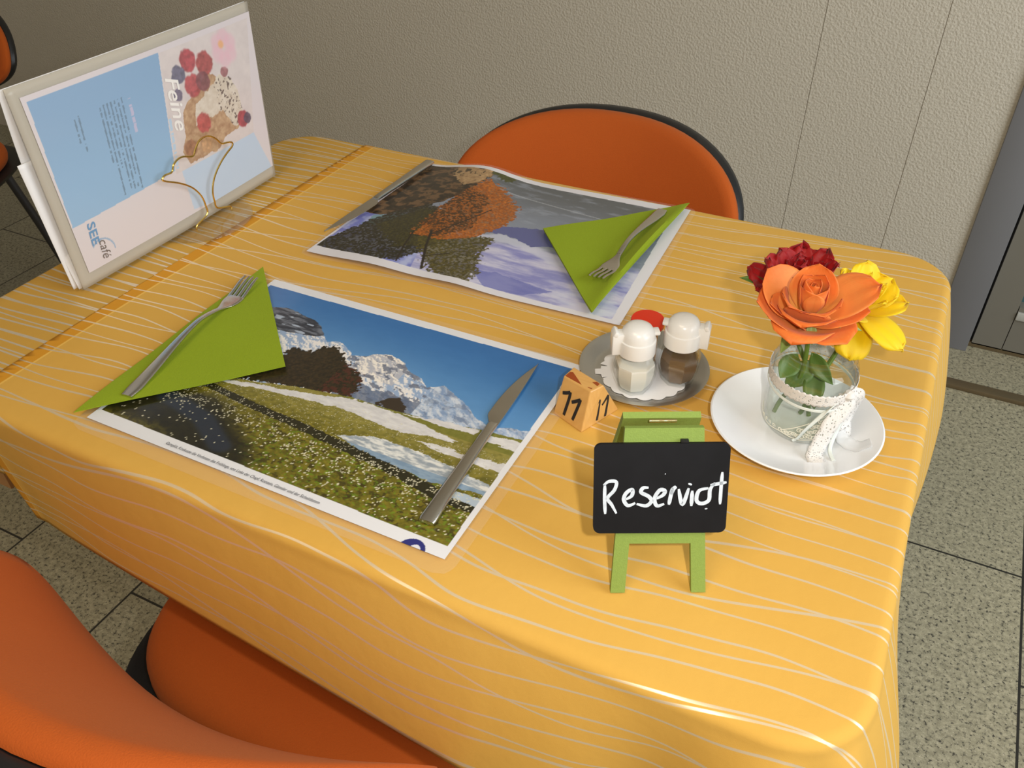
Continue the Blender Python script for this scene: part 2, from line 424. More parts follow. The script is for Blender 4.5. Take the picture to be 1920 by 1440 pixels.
# ================================================================== the room
fl_ = MB(); fl_.box((-.5, -.2, -.05), (9, 5.4, .1)); tag(fl_.build('floor', M['granite']), 'speckled grey granite tile floor', 'floor', kind='structure')
WY = 1.72
w = MB()
w.box((-2.3, WY+.06, 1.4), (5.422, .12, 2.8))            # main field up to the first seam
w.box(((.4125+.6605)/2, WY+.06, 1.4), (.248, .12, 2.8))   # panel between the seams
w.box(((.662+.846)/2, WY+.06, 1.4), (.184, .12, 2.8))
w.box((-2., WY+.054, 1.4), (5.6, .10, 2.8))
tag(w.build('wall_back', M['plaster']), 'beige stippled plaster wall with two vertical seams', 'wall', kind='structure')
wl = MB(); wl.box((-2.86, -.35, 1.4), (.12, 4.3, 2.8)); tag(wl.build('wall_left_unseen', M['plaster']), 'unseen beige plaster wall added to darken the left side', 'wall', kind='structure')  # out of view, added to keep ambient light off the left side
ce = MB(); ce.box((-.6, -.35, 2.85), (4.6, 4.3, .1)); tag(ce.build('ceiling', M['ceiling']), 'unseen white ceiling added to block ambient light from above', 'ceiling', kind='structure')  # out of view, added to hold back ambient light from above
# door on the right
d = thing('door_1', (.93, WY, 0), 'grey metal door with teal glass beside the plaster wall', 'door'); d['kind'] = 'structure'
MB().box((-.043, .04, 1.1), (.084, .10, 2.2), bev=.002).build('door_frame', M['grey_metal'], d)
MB().box((.004, .06, 1.1), (.009, .05, 2.2)).build('gap_shade_strip', M['dark_gap'], d)  # dark strip in place of the shaded gap between frame and leaf
lf = MB()
lf.box((.043, .045, 1.1), (.070, .05, 2.18)); lf.box((.47, .045, .075), (.78, .05, .13)); lf.box((.90, .045, 1.1), (.08, .05, 2.18)); lf.box((.47, .045, 2.1), (.78, .05, .2))
lf.build('door_leaf', M['door_leaf'], d)
MB().box((.47, .058, 1.07), (.79, .012, 1.88)).build('glass_pane', M['door_glass'], d)
gb = MB(); gb.box((.475, .02, .117), (.79, .012, .022), bev=.002); gb.build('glazing_bead', M['white_bead'], d)
MB().box((.47, .035, .007), (.94, .03, .012)).build('threshold_rail', M['bronze'], d)
sp = MB(); sp.box((1.0, 1.545, .006), (1.9, .030, .012), bev=.002); tag(sp.build('trim_1', M['bronze']), 'bronze strip along the floor before the door', 'trim', kind='structure')

# ================================================================== table and linen
tb = thing('dining_table', (.234, .34, 0), 'table with pale wood side rail under the yellow cloths', 'table')
def rrect(hx, hy, R, n=10):
    out = []
    for k, (sx, sy) in enumerate(((1, 1), (-1, 1), (-1, -1), (1, -1))):
        for i in range(n+1):
            a = PI/2*(k+i/n); out.append((sx*(hx-R)+R*math.cos(a), sy*(hy-R)+R*math.sin(a)))
    return out
MB().prism(rrect(.517, .363, .055), TZ-.030, TZ-.003).build('tabletop', M['pale_wood'], tb)
for s_ in (-1, 1):
    MB().box((s_*.495, 0, TZ-.125), (.022, .66, .19)).build('side_rail', M['pale_wood'], tb)
MB().lathe([(.04, .03), (.04, TZ-.031)], 24).build('pedestal', M['leg_steel'], tb)
MB().lathe([(.0, 0), (.15, 0), (.15, .012), (.05, .035), (0, .035)], 48).build('base', M['leg_steel'], tb)

CX, CY, HX, HY, RC, ER = .234, .3375, .519, .3655, .060, .010
def cloth_map(u, v, zoff, drop, flare, extra=0.):
    qx, qy = abs(u-CX)-(HX-RC), abs(v-CY)-(HY-RC); sx, sy = (1 if u > CX else -1), (1 if v > CY else -1)
    if qx > 0 and qy > 0: l = math.hypot(qx, qy); dd = l-RC; n = (sx*qx/l, sy*qy/l)
    elif qx > qy: dd = qx-RC; n = (sx, 0)
    else: dd = qy-RC; n = (0, sy)
    if dd <= 0:
        z = .0011*math.exp(-((v-(.335+.12*(u-.70)))/.005)**2) if u > .25 else 0
        z += .0006*math.sin(9*u+2)*math.sin(11*v)
        return (u, v, TZ+zoff+max(z, -.0005)*(1 if dd < -.03 else max(0, -dd/.03)))
    cx, cy = u-n[0]*dd, v-n[1]*dd; e = ER+extra
    if dd < ER*PI/2: a = dd/ER; o, z = math.sin(a)*e, -(ER-ER*math.cos(a))
    else:
        g = dd-ER*PI/2; f = flare(cx, cy, n)
        t = min(1, g/.135); o = e+f*t*(1.3-.3*t); z = -ER-math.sqrt(max(g*g-(f*t)**2*.8, .0))
    sk = .062*min(1, dd/.15)*math.exp(-max(0, u+.15)/.09) if extra and n[1] < -.9 else 0
    return (cx+n[0]*o+sk, cy+n[1]*o, TZ+zoff+z)
def cloth_flat(step=.0065, drop=.15):
    bm = bmesh.new(); rings = []; base = []
    outl = []
    def outline(R, grow):
        pts = []; hx, hy = HX-RC, HY-RC
        for k, (sx, sy, nx, ny) in enumerate(((1, -1, 1, 0), (1, 1, 0, 1), (-1, 1, -1, 0), (-1, -1, 0, -1))):
            nseg = int(2*(hy if k % 2 == 0 else hx)/step)
            a, b = {0: ((hx, -hy), (hx, hy)), 1: ((hx, hy), (-hx, hy)), 2: ((-hx, hy), (-hx, -hy)), 3: ((-hx, -hy), (hx, -hy))}[k]
            for i in range(nseg): t = i/nseg; pts.append((a[0]+(b[0]-a[0])*t+nx*(RC+grow), a[1]+(b[1]-a[1])*t+ny*(RC+grow)))
            th0 = {0: 0, 1: PI/2, 2: PI, 3: 3*PI/2}[k]
            for i in range(28): t = th0+PI/2*i/28; pts.append((b[0]+math.cos(t)*(RC+grow), b[1]+math.sin(t)*(RC+grow)))
        return pts
    P0 = outline(RC, 0.)
    levels = [('s', k/46) for k in range(1, 47)]+[('g', ER*PI/2*k/5) for k in range(1, 6)]+[('g', ER*PI/2+(drop-ER*PI/2)*k/22) for k in range(1, 23)]
    c = bm.verts.new((CX, CY, 0)); prev = None
    for kind, val in levels:
        pts = [(x*val, y*val) for x, y in P0] if kind == 's' else outline(RC, val)
        ring = [bm.verts.new((CX+x, CY+y, 0)) for x, y in pts]; N = len(ring)
        if prev is None:
            for i in range(N): bm.faces.new((c, ring[i], ring[(i+1) % N]))
        else:
            for i in range(N): bm.faces.new((prev[i], ring[i], ring[(i+1) % N], prev[(i+1) % N]))
        prev = ring
    return bm
def make_cloth(name, mat, zoff, drop, flare, cut=None, cutside=True, extra=0.):
    bm = cloth_flat(drop=drop)
    if cut:
        r = bmesh.ops.bisect_plane(bm, geom=bm.verts[:]+bm.edges[:]+bm.faces[:], plane_co=(cut[0], cut[1], 0), plane_no=(1, cut[2], 0), clear_inner=cutside, clear_outer=not cutside)
    me = bpy.data.meshes.new(name); bm.to_mesh(me); bm.free()
    n = len(me.vertices); co = np.zeros(n*3); me.vertices.foreach_get('co', co); co = co.reshape(-1, 3)
    new = np.array([cloth_map(u, v, zoff, drop, flare, extra) for u, v, _ in co]); me.vertices.foreach_set('co', new.ravel())
    ul = me.uv_layers.new(name='UVMap'); li = np.zeros(len(me.loops), np.int32); me.loops.foreach_get('vertex_index', li)
    ul.data.foreach_set('uv', co[li, :2].ravel()); me.materials.append(mat); me.shade_smooth(); me.update()
    return solid(link(name, me), .0006)
def g_(x, m, s): return math.exp(-((x-m)/s)**2)
def flare_over(x, y, n):
    if n[1] < -.5 and n[0] < .3: f = .007+.046*max(0, min(1, (x+.12)/.6))-.030*g_(x, .63, .05)+.012*g_(x, .705, .03)
    elif n[0] > .5 and abs(n[1]) < .3: f = .018+.006*math.sin(y*17)+.02*g_(y, .62, .12)+.02*g_(y, .05, .08)
    elif n[1] > .5: f = .015+.006*math.sin(x*19)
    else: f = .045+.012*math.sin(math.atan2(n[1], n[0])*9+1.2)
    return f
def flare_under(x, y, n): return .004+.003*math.sin((x+y)*21)
uc = make_cloth('under_tablecloth', M['under_cloth'], -.0010, .10, flare_under)
tag(uc, 'paler yellow tablecloth with dense white lines showing at the left end', 'tablecloth')
oc = make_cloth('tablecloth', M['overlay_cloth'], 0., .15, flare_over, cut=(-.150, .3, -.012), extra=.0016)
tag(oc, 'orange yellow tablecloth with wavy woven lines draped over the table', 'tablecloth')

# ================================================================== placemats
def mat_grid(nx, ny): return np.meshgrid(np.linspace(0, 1, nx), np.linspace(0, 1, ny))
def meadow(s, t):
    A = 1.414; x, y = s*A*10, t*10
    P = Paint(s.shape, (232, 232, 236))
    # sky
    sky = lerpc(ss(t, .45, .98), (126, 172, 216), (52, 112, 176)); sky = sky*(1-.25*ss(s, .4, 1.)[..., None])+np.array((22, 92, 160))*.25*ss(s, .4, 1.)[..., None]
    P.put(np.ones(s.shape), sky+6*(fbm(x*2, y*4, 3, 3)[..., None]-.5))
    jag = .020*(fbm(x*3, y*3, 4, 11)-.5); tj = t+jag; sj = s+.016*(fbm(x*3+9, y*3, 4, 19)-.5)
    skyline = [(-.05, .80), (.05, .815), (.089, .827), (.148, .841), (.217, .822), (.264, .813), (.315, .738), (.337, .715), (.366, .739), (.399, .727), (.431, .69), (.463, .705), (.488, .736), (.525, .754), (.579, .734), (.613, .694), (.65, .686), (.68, .646), (.708, .665), (.72, .68), (.753, .657), (.79, .638), (.817, .613), (.849, .575), (.872, .56), (.907, .555), (.929, .57), (1.05, .63), (1.05, .3), (-.05, .3)]
    mtn = inpoly(sj, tj, skyline)
    rid = fbm(x*2.6+y*1.6, y*2.2-x*.6, 5, 5); lit = fbm(x*2.6+y*1.6+.16, y*2.2-x*.6+.10, 5, 5)-rid
    snow = lerpc(ss(lit+.10*(fbm(x*1.1, y*1.3, 2, 6)-.5), -.05, .05), (150, 172, 204), (236, 232, 230)); P.put(mtn, snow)
    P.put(mtn & (s > .46) & (s < .60) & (t > .60), lerpc(ss(lit, -.04, .06), (196, 190, 192), (248, 240, 228)), .7)
    rock = mtn & (fbm(x*3.0+y*2.5, y*4-x, 5, 27) > .585) & (s > .43); P.put(rock, lerpc(fbm(x*10, y*10, 3, 41), (74, 84, 108), (128, 134, 150)), .8)
    P.put(mtn & (t < .56+.05*(fbm(x*4, y*4, 3, 15)-.5)) & (s > .52) & (s < .70), (92, 104, 128), .75)
    P.put(mtn & (s > .70), lerpc(ss(fbm(x*4+y*3, y*4, 4, 51), .40, .62), (186, 200, 220), (118, 142, 178)), .6)
    cl = [(.02, .80), (.089, .827), (.148, .841), (.217, .822), (.264, .813), (.315, .738), (.27, .723), (.182, .702), (.02, .68)]
    P.put(inpoly(sj, tj, cl), lerpc(ss(fbm(x*2+y, y*9, 4, 14), .35, .7), (44, 50, 62), (112, 118, 130)))
    P.put(inpoly(sj, tj, cl) & (vnoise(x*2, y*7, 77) > .80), (190, 204, 224), .8)
    tree = [(.0, .52), (.16, .56), (.263, .584), (.275, .651), (.313, .632), (.345, .69), (.366, .712), (.40, .69), (.439, .646), (.504, .607), (.535, .54), (.529, .485), (.444, .455), (.328, .425), (.1, .36), (.0, .36)]
    f = .05*(fbm(x*9, y*9, 3, 33)-.5); tr = inpoly(s+f, t+.05*(fbm(x*9+4, y*9, 3, 35)-.5), tree)
    P.put(tr, lerpc(fbm(x*12, y*12, 4, 50), (22, 20, 12), (74, 58, 34)))
    P.put(tr & (s > .44) & (fbm(x*10, y*10, 3, 61) > .55), (82, 40, 30), .8)
    P.put(inpoly(s+f*.4, t+f*.4, [(.60, .50), (.622, .54), (.645, .556), (.676, .517), (.69, .495), (.63, .484)]), (56, 46, 36))
    # meadow
    md = [(-.1, .30), (.1, .36), (.278, .407), (.387, .448), (.538, .486), (.63, .486), (.717, .497), (.787, .503), (.867, .528), (1.1, .56), (1.1, -.1), (-.1, -.1)]
    mead = inpoly(s, t+.003*(vnoise(x*9, y*9, 5)-.5), md)
    g = fbm(x*7, y*12, 5, 71); far = ss(t, .26, .42)
    colr = lerpc(g, (64, 62, 12), (152, 138, 42))*(1-far[..., None])+lerpc(g, (108, 104, 40), (164, 152, 78))*far[..., None]
    P.put(mead, colr)
    P.put(mead & (fbm(x*5, y*7, 4, 90) > .60) & (t < .27), (48, 40, 14), .6)
    P.put(mead & (fbm(x*11, y*16, 3, 94) > .64) & (t < .27) & (s > .4), (104, 142, 26), .6)
    P.put(mead & (t > .46) & (s > .5), (104, 110, 36), .5)
    rng = np.random.RandomState(4)
    for poly in ([(.286, .393), (.452, .446), (.548, .48), (.644, .483), (.719, .474), (.845, .445), (.855, .442), (.788, .430), (.714, .406), (.607, .409), (.529, .418), (.413, .401), (.295, .376), (.15, .34), (.15, .36)],
                 [(.677, .488), (.783, .512), (.873, .527), (.878, .501), (.782, .488)], [(.904, .519), (1.02, .54), (1.02, .48), (.91, .489)],
                 [(.756, .39), (.828, .405), (.883, .404), (1.02, .424), (1.02, .38), (.926, .376), (.872, .376)]):
        P.put(inpoly(s+.02*(fbm(x*5, y*5, 3, 7)-.5), t+.02*(fbm(x*3, y*9, 4, 99)-.5), poly), lerpc(fbm(x*4, y*10, 3, 17), (196, 194, 196), (232, 230, 228)))
    strm = sdf_line(s, (t+.010*(fbm(x*8, y*8, 3, 2)-.5)), [(.05, .33), (.197, .319), (.343, .297), (.476, .285), (.60, .266), (.70, .252), (.787, .238), (.895, .210), (1.0, .205)])
    ice = inpoly(s, t+.016*(fbm(x*6, y*8, 4, 21)-.5), [(.583, .300), (.640, .335), (.684, .350), (.776, .350), (.877, .337), (1.0, .308), (1.0, .272), (.929, .258), (.866, .245), (.744, .262), (.648, .277)])
    P.put(mead & (strm < .012+.010*s), (34, 32, 18), .9)
    P.put(ice, lerpc(ss(fbm(x*4, y*12, 4, 31), .3, .7), (150, 160, 170), (226, 226, 222)))
    P.put(ice & (t < .290-.02*(s-.6)), (112, 142, 172), .75)
    P.put(inpoly(s, t+.01*(fbm(x*6, y*8, 3, 22)-.5), [(.90, .246), (1.0, .250), (1.0, .215), (.931, .218)]), (176, 190, 204))
    # dark patch with a bluish streak over the lower left of the printed meadow
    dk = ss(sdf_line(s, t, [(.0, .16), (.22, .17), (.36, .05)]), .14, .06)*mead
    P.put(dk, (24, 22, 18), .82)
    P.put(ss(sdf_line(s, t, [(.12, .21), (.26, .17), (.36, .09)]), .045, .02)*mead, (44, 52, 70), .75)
    # crocuses: short pale dashes, larger towards the lower edge
    H, Wd = s.shape; px = lambda a: int(round(a*(Wd-1))); py = lambda b: int(round(b*(H-1)))
    for k in range(5200):
        b = rng.rand()**.8*.40+.045; a = rng.rand()
        if fbm(np.array([a*60]), np.array([b*40]), 2, 13)[0] < .36: continue
        near = np.clip((.42-b)/.38, 0, 1); keep = rng.rand()
        if b > .30 and keep > .8: continue
        if b < .16 and keep > .22+.25*a: continue
        if a < .42 and b < .2 and keep > .12: continue
        if not mead[py(b), px(a)] or ice[py(b), px(a)]: continue
        Ln = (.9+3.2*near*rng.rand()+1.8*near)*.0020*Wd/2; ang = .75+.5*rng.rand()
        for q in np.linspace(0, 1, 7):
            i, j = px(a)+int(q*Ln*math.cos(ang)), py(b)+int(q*Ln*math.sin(ang)*1.0)
            if 1 < i < Wd-2 and 1 < j < H-2:
                r = 1 if near > .45 and rng.rand() > .3 else 0
                c = np.array((226, 220, 190))*(.82+.22*rng.rand()); P.c[j, i-r//2:i+r+1] = P.c[j, i-r//2:i+r+1]*.25+c*.75
    # margins and the small round mark cut by the lower edge
    pic = [(.010, .052), (.010, .955), (.982, .968), (.988, .045)]
    out = ~inpoly(s, t, pic); P.put(out, (230, 230, 234))
    lg = np.hypot((s-.926)*1.414, t-(-.012)); P.put(lg < .042, (44, 48, 120)); P.put((lg < .042) & (np.hypot((s-.932)*1.414, t+.004) < .016), (226, 226, 236))
    return P.c
def autumn(s, t):
    A = 1.39; x, y = s*A*10, t*10; P = Paint(s.shape, (150, 160, 190))
    wy = .05*(fbm(x, y*2, 4, 3)-.5)
    bg = lerpc(ss(t+wy, .55, 1.), (136, 144, 160), (92, 96, 100)); P.put(np.ones(s.shape), bg)
    P.put(ss(fbm(x*1.2, y*4, 4, 9), .5, .75), (158, 166, 182), .5)
    P.put((np.abs(t-.86+.15*(s-.4)) < .004) & (s > .35), (176, 180, 186), .6)
    low = ss(.43+.05*(s-.5)-t+wy, 0., .05); cl = lerpc(ss(fbm(x*.8, y*3.0, 5, 15), .25, .75), (136, 138, 198), (206, 204, 226))
    P.put(low, cl); P.put(ss(s, .70, 1.)*ss(t, .6, .0)*ss(fbm(x*1.5, y*4, 4, 37), .35, .6), (214, 222, 236), .7)
    P.put(inpoly(s, t+.02*(fbm(x*3, y*3, 3, 5)-.5), [(.53, .13), (.60, .16), (.70, .14), (.80, .13), (.72, .05), (.60, .04)]), (104, 110, 182), .7)
    P.put(ss(sdf_line(s, t, [(.43, .38), (.51, .44), (.58, .43), (.66, .40), (.74, .36)])+.03*(fbm(x*3, y*6, 3, 6)-.5), .045, .02), (206, 208, 226), .8)
    j = .03*(fbm(x*4, y*4, 3, 4)-.5)
    P.put(inpoly(s+j, t+j, [(.40, .46), (.444, .50), (.484, .54), (.56, .575), (.62, .60), (.70, .60), (.72, .46), (.663, .455), (.632, .431), (.569, .464), (.507, .466)]), (92, 98, 150))
    j2 = .05*(fbm(x*5, y*5, 4, 44)-.5)
    P.put(inpoly(s+j2*.5, t+j2*.5, [(-.1, 1.1), (-.1, .35), (.086, .393), (.103, .428), (.233, .60), (.275, .74), (.289, .88), (.30, 1.1)]), lerpc(ss(fbm(x*3, y*4, 5, 8), .35, .62), (40, 30, 20), (112, 84, 56)))
    P.put(inpoly(s+j2*.6, t+j2*.6, [(.141, .947), (.15, 1.1), (.30, 1.1), (.283, .875), (.243, .80), (.18, .86)]), lerpc(fbm(x*7, y*7, 4, 6), (140, 108, 74), (206, 172, 126)))
    P.put((fbm(x*3, y*3, 4, 88) > .57) & (s < .26) & (t > .45), (44, 34, 22), .75)
    P.put(inpoly(s, t, [(-.1, .40), (.07, .40), (.22, .50), (.30, .3), (.36, .0), (-.1, -.1)]), lerpc(ss(fbm(x*2, y*2, 3, 12), .3, .7), (120, 128, 200), (176, 184, 224)))
    for g_p in ([(.05, .30), (.06, .40), (.16, .44), (.18, .30)],): P.put(inpoly(s+j, t+j, g_p), (124, 158, 176))
    def leaves(poly, thr, lo, hi, seed, sc=11, a=1., fill=.62):
        f = .05*(fbm(x*8, y*8, 3, seed)-.5); body = inpoly(s+f, t+f*1.2, poly); k = body & (fbm(x*sc, y*sc, 4, seed+3) > thr)
        P.put(body, np.array(lo)*.6+np.array(hi)*.4, fill)
        P.put(k, lerpc(fbm(x*sc*1.3, y*sc*1.3, 3, seed+5), lo, hi), a)
    leaves([(-.05, -.02), (.02, .16), (.06, .34), (.10, .44), (.21, .57), (.33, .40), (.37, .33), (.34, .2), (.30, .06), (.17, -.0)], .41, (14, 16, 10), (66, 60, 40), 101)
    leaves([(.10, .30), (.2, .52), (.33, .45), (.34, .22), (.24, .15)], .36, (26, 26, 12), (86, 80, 34), 121)
    leaves([(.27, .26), (.32, .31), (.43, .40), (.50, .42), (.51, .25), (.55, .12), (.55, .02), (.44, .02), (.36, .12)], .42, (34, 34, 12), (118, 104, 40), 141)
    leaves([(.25, .28), (.245, .55), (.26, .70), (.29, .92), (.366, .88), (.47, .75), (.50, .63), (.48, .50), (.43, .38), (.34, .29)], .37, (104, 50, 14), (222, 128, 36), 161)
    leaves([(.24, .40), (.26, .78), (.36, .76), (.40, .45), (.32, .30)], .47, (44, 28, 12), (104, 64, 24), 181, fill=.15)
    leaves([(.28, .98), (.30, 1.05), (.38, 1.0), (.36, .94)], .3, (50, 56, 24), (92, 92, 46), 191)
    for ln, wd in (([(.30, .34), (.33, .22), (.385, .05)], .006), ([(.25, .30), (.27, .17), (.295, .05)], .004), ([(.31, .32), (.36, .50), (.40, .66)], .003), ([(.36, .15), (.42, .22)], .003)):
        P.put(sdf_line(s*1.39, t, [(a*1.39, b) for a, b in ln]) < wd, (34, 26, 18))
    P.put(~inpoly(s, t, [(.002, .032), (.018, .994), (.961, 1.016), (1.004, .046)]), (226, 224, 230))
    return P.c

def film_sheet(poly_fn, name, parent, mat, n=60, m=44):
    return MB().grid(poly_fn, n, m).build(name, mat, parent, fix=False)

def placemat(loc, quad, label, paint, nx, ny, wave, margins, norm=None):
    o = thing('placemat', (loc[0], loc[1], TZ), label, 'placemat')
    BL, BR, TR, TL = [np.array(k, float)-np.array(loc) for k in quad]
    def at(a, b): return BL*(1-a)*(1-b)+BR*a*(1-b)+TR*a*b+TL*(1-a)*b
    s, t = mat_grid(nx, ny)
    XY = BL*((1-s)*(1-t))[..., None]+BR*(s*(1-t))[..., None]+TR*(s*t)[..., None]+TL*((1-s)*t)[..., None]
    z = wave(s, t)+.0030
    bow = np.zeros_like(XY)
    P3 = np.concatenate([XY, z[..., None]], -1)
    rgb = paint(s, t) if norm is None else paint((XY[..., 0]+loc[0]-norm[0])/.42, (XY[..., 1]+loc[1]-norm[1])/.297)
    print_sheet('printed_sheet', M['print'], o, P3, rgb)
    l, r, b_, t_ = margins
    def fm(a, b):
        aa, bb = -l+a*(1+l+r), -b_+b*(1+b_+t_)
        # rounded corners of the pouch
        p = at(aa, bb); ex, ey = (a-.5)*2, (b-.5)*2; k = max(0, abs(ex)-.93)/.07*max(0, abs(ey)-.93)/.07
        c = at(.5, .5); p = p+(c-p)*(.022*k)
        zz = float(wave(np.array(min(max(aa, 0), 1.)), np.array(min(max(bb, 0), 1.))))+.0022
        return (p[0], p[1], zz)
    f = film_sheet(fm, 'clear_film', o, M['film']); f['label'] = 'clear laminated rim'
    return o
w0 = lambda s, t: .0010*np.sin(s*5+1)*np.sin(t*4)
pm1 = placemat((.2, .145), [(0, 0), (.420, 0), (.4205, .2965), (.0, .2965)], 'laminated placemat with spring meadow and snowy mountains, nearest the camera',
               meadow, 640, 452, lambda s, t: .0004+.0003*np.sin(s*5+1)*np.sin(t*4), (.022, .028, .055, .03))
def w2(s, t): return .0006+.0120*np.exp(-((s-.24)/.13)**2)*(.35+.65*t)*ss(s, 0., .12)+.004*np.exp(-((s-.5)/.1)**2)*(1-t)**2
pm2 = placemat((.2, .53), [(-.008, .371), (.428, .386), (.416, .700), (-.005, .681)], 'laminated placemat with an orange autumn tree, nearer the wall',
               autumn, 560, 410, w2, (.018, .02, .03, .025), norm=(-.006, .38))
text_mesh('caption_text', 'Gamplüt, Krokusse die Vorboten des Frühlings, von Links der Chapf, Rotstein, Gämsler und der Sichelchamm', M['text_dark'], pm1,
          (.103-.2, .0045-.145, .0042), (1, 0, 0), (0, 1, 0), width=.184, height=.0036, shear=.15, off=.004)

# ================================================================== napkins
def napkin(name, tri, label, puff, n=36, layers=4):
    A, B, C = [np.array(p, float) for p in tri]; c = (A+B+C)/3
    mb = MB()
    for k in range(layers):
        sh = 1-.012*(layers-1-k); off = np.array([.0009, -.0006])*(k-1.5)
        def V(i, j, top, k=k, sh=sh, off=off):
            a, b = i/n, j/n; g = 1-a-b; p = A*g+B*a+C*b; p = c+(p-c)*sh+off-c
            return (p[0], p[1], .0003+k*.0011+(.0008 if top else 0)+puff(a, b, g)*(k+1)/layers)
        idx = {}; vs = []
        for top in (0, 1):
            for i in range(n+1):
                for j in range(n+1-i): idx[(top, i, j)] = len(vs); vs.append(V(i, j, top))
        fs = []
        for top in (0, 1):
            for i in range(n):
                for j in range(n-i):
                    f = (idx[(top, i, j)], idx[(top, i+1, j)], idx[(top, i, j+1)]); fs.append(f if top else f[::-1])
                    if j < n-i-1: f = (idx[(top, i+1, j)], idx[(top, i+1, j+1)], idx[(top, i, j+1)]); fs.append(f if top else f[::-1])
        for e in ([(i, 0) for i in range(n+1)], [(0, j) for j in range(n, -1, -1)], [(n-j, j) for j in range(n+1)]):
            for p, q_ in zip(e[:-1], e[1:]): fs.append((idx[(0, *p)], idx[(0, *q_)], idx[(1, *q_)], idx[(1, *p)]))
        mb.add(vs, fs)
    o = mb.build(name, M['green_napkin'], None, 35, loc=(c[0], c[1], TZ+.0042)); return tag(o, label, 'napkin', 'green paper napkins')
# vertices: a->B, b->C, g->A
napkin('napkin', [(-.0134, -.0026), (-.028, .3086), (.1323, .1523)], 'green napkin folded to a triangle on the meadow placemat',
       lambda a, b, g: .0022*math.sin(PI*min(1, b*1.6+.1))*math.sqrt(max(0., 4*a*g))*(1-b)+.0006*math.sin(a*13+b*7))
napkin('napkin', [(.2535, .5507), (.4115, .7005), (.3925, .3871)], 'green napkin folded to a triangle on the autumn tree placemat',
       lambda a, b, g: .010*math.exp(-(g/.13)**2)*(4*a*b+.25)*(1 if g > .02 else .8)+.004*a*a+.0006*math.sin(a*11+b*5)+.002*(1-a))

# ================================================================== cutlery
def loft_y(mb, secs):
    """secs: (y, x centre, z centre, half width, half thickness)"""
    rings = []
    for y, xc, zc, hw, ht in secs:
        rings.append([(xc+hw*math.copysign(abs(math.cos(a))**.6, math.cos(a)), y, zc+ht*math.copysign(abs(math.sin(a))**.6, math.sin(a))) for a in [2*PI*k/14 for k in range(14)]])
    mb.loft(rings)
def fork(loc, rotz, label, L=.236, z=.006):
    o = thing('fork', (loc[0], loc[1], TZ+z), label, 'fork', rotz, 'stainless steel forks'); k = L/.236
    zc = lambda y: .0016+.0105*ss(np.array(y), .0, .125*k)*(1-ss(np.array(y), .125*k, .188*k))+.0075*ss(np.array(y), .195*k, .236*k)
    h = MB(); secs = []
    for y in np.linspace(0, .162, 34):
        t = y/.162; hw = .0082-.0050*ss(np.array(t), .0, .85)+(.0002 if t > .9 else 0); hw *= (.80+.20*min(1, t*14))
        secs.append((y*k, 0, float(zc(y*k)), float(hw), .0017-.0004*(1-t)))
    loft_y(h, secs); h.build('handle', M['steel'], o, 60)
    b = MB(); secs = []
    for y in np.linspace(.160, .200, 22):
        t = (y-.160)/.040; hw = .0032+.0083*float(ss(np.array(t), .05, .8)); secs.append((y*k, 0, float(zc(y*k))-.0008*t, hw, .0012))
    loft_y(b, secs)
    for i in range(4):
        xc = (i-1.5)*.00605; secs = []
        for y in np.linspace(.1985, .236, 16):
            t = (y-.1985)/.0375; secs.append((y*k, xc*(1-.05*t), float(zc(y*k))-.0008, .00205*(1-.35*t**3), .0011*(1-.4*t)))
        loft_y(b, secs)
    b.build('tines', M['steel'], o, 60); return o
fork((.0195, .0370), .135, 'steel fork on the napkin at the left of the meadow placemat', z=.0095)
fork((.3870, .6580), PI-.055, 'steel fork on the napkin at the autumn tree placemat', L=.215, z=.0150)
def knife(loc, rotz, label, L=.249, z=.004):
    o = thing('table_knife', (loc[0], loc[1], TZ+z), label, 'knife', rotz, 'stainless steel table knives'); k = L/.249
    h = MB(); loft_y(h, [(y*k, 0, .0033, hw, ht) for y, hw, ht in ((0, .0072, .0022), (.003, .0080, .0031), (.03, .0074, .0033), (.09, .0060, .0031), (.128, .0052, .0029), (.138, .0052, .0026), (.141, .0054, .0016))])
    h.build('handle', M['steel'], o, 50)
    b = MB(); rings = []
    for y in np.linspace(.139, .249, 30):
        t = (y-.139)/.110
        xr = .0052+.0008*math.sin(t*PI*.9)-.0010*t*t
        xl = xr-(.0104+.0066*float(ss(np.array(t), .0, .14)))*(1-max(0, (t-.22)/.78)**2.1)
        xl = min(xl, xr-.0006); x_m = xl*.35+xr*.65
        rings.append([(xl, y*k, .0030), (x_m, y*k, .0021), (xr, y*k, .0019), (xr, y*k, .0040), (x_m, y*k, .0038)])
    b.loft(rings); b.build('blade', M['steel'], o, 25); return o
knife((.3868, .0262), .055, 'steel table knife lying on the meadow placemat')
knife((.0014, .6763), PI-.035, 'steel table knife along the edge of the autumn tree placemat', L=.259, z=.0062)

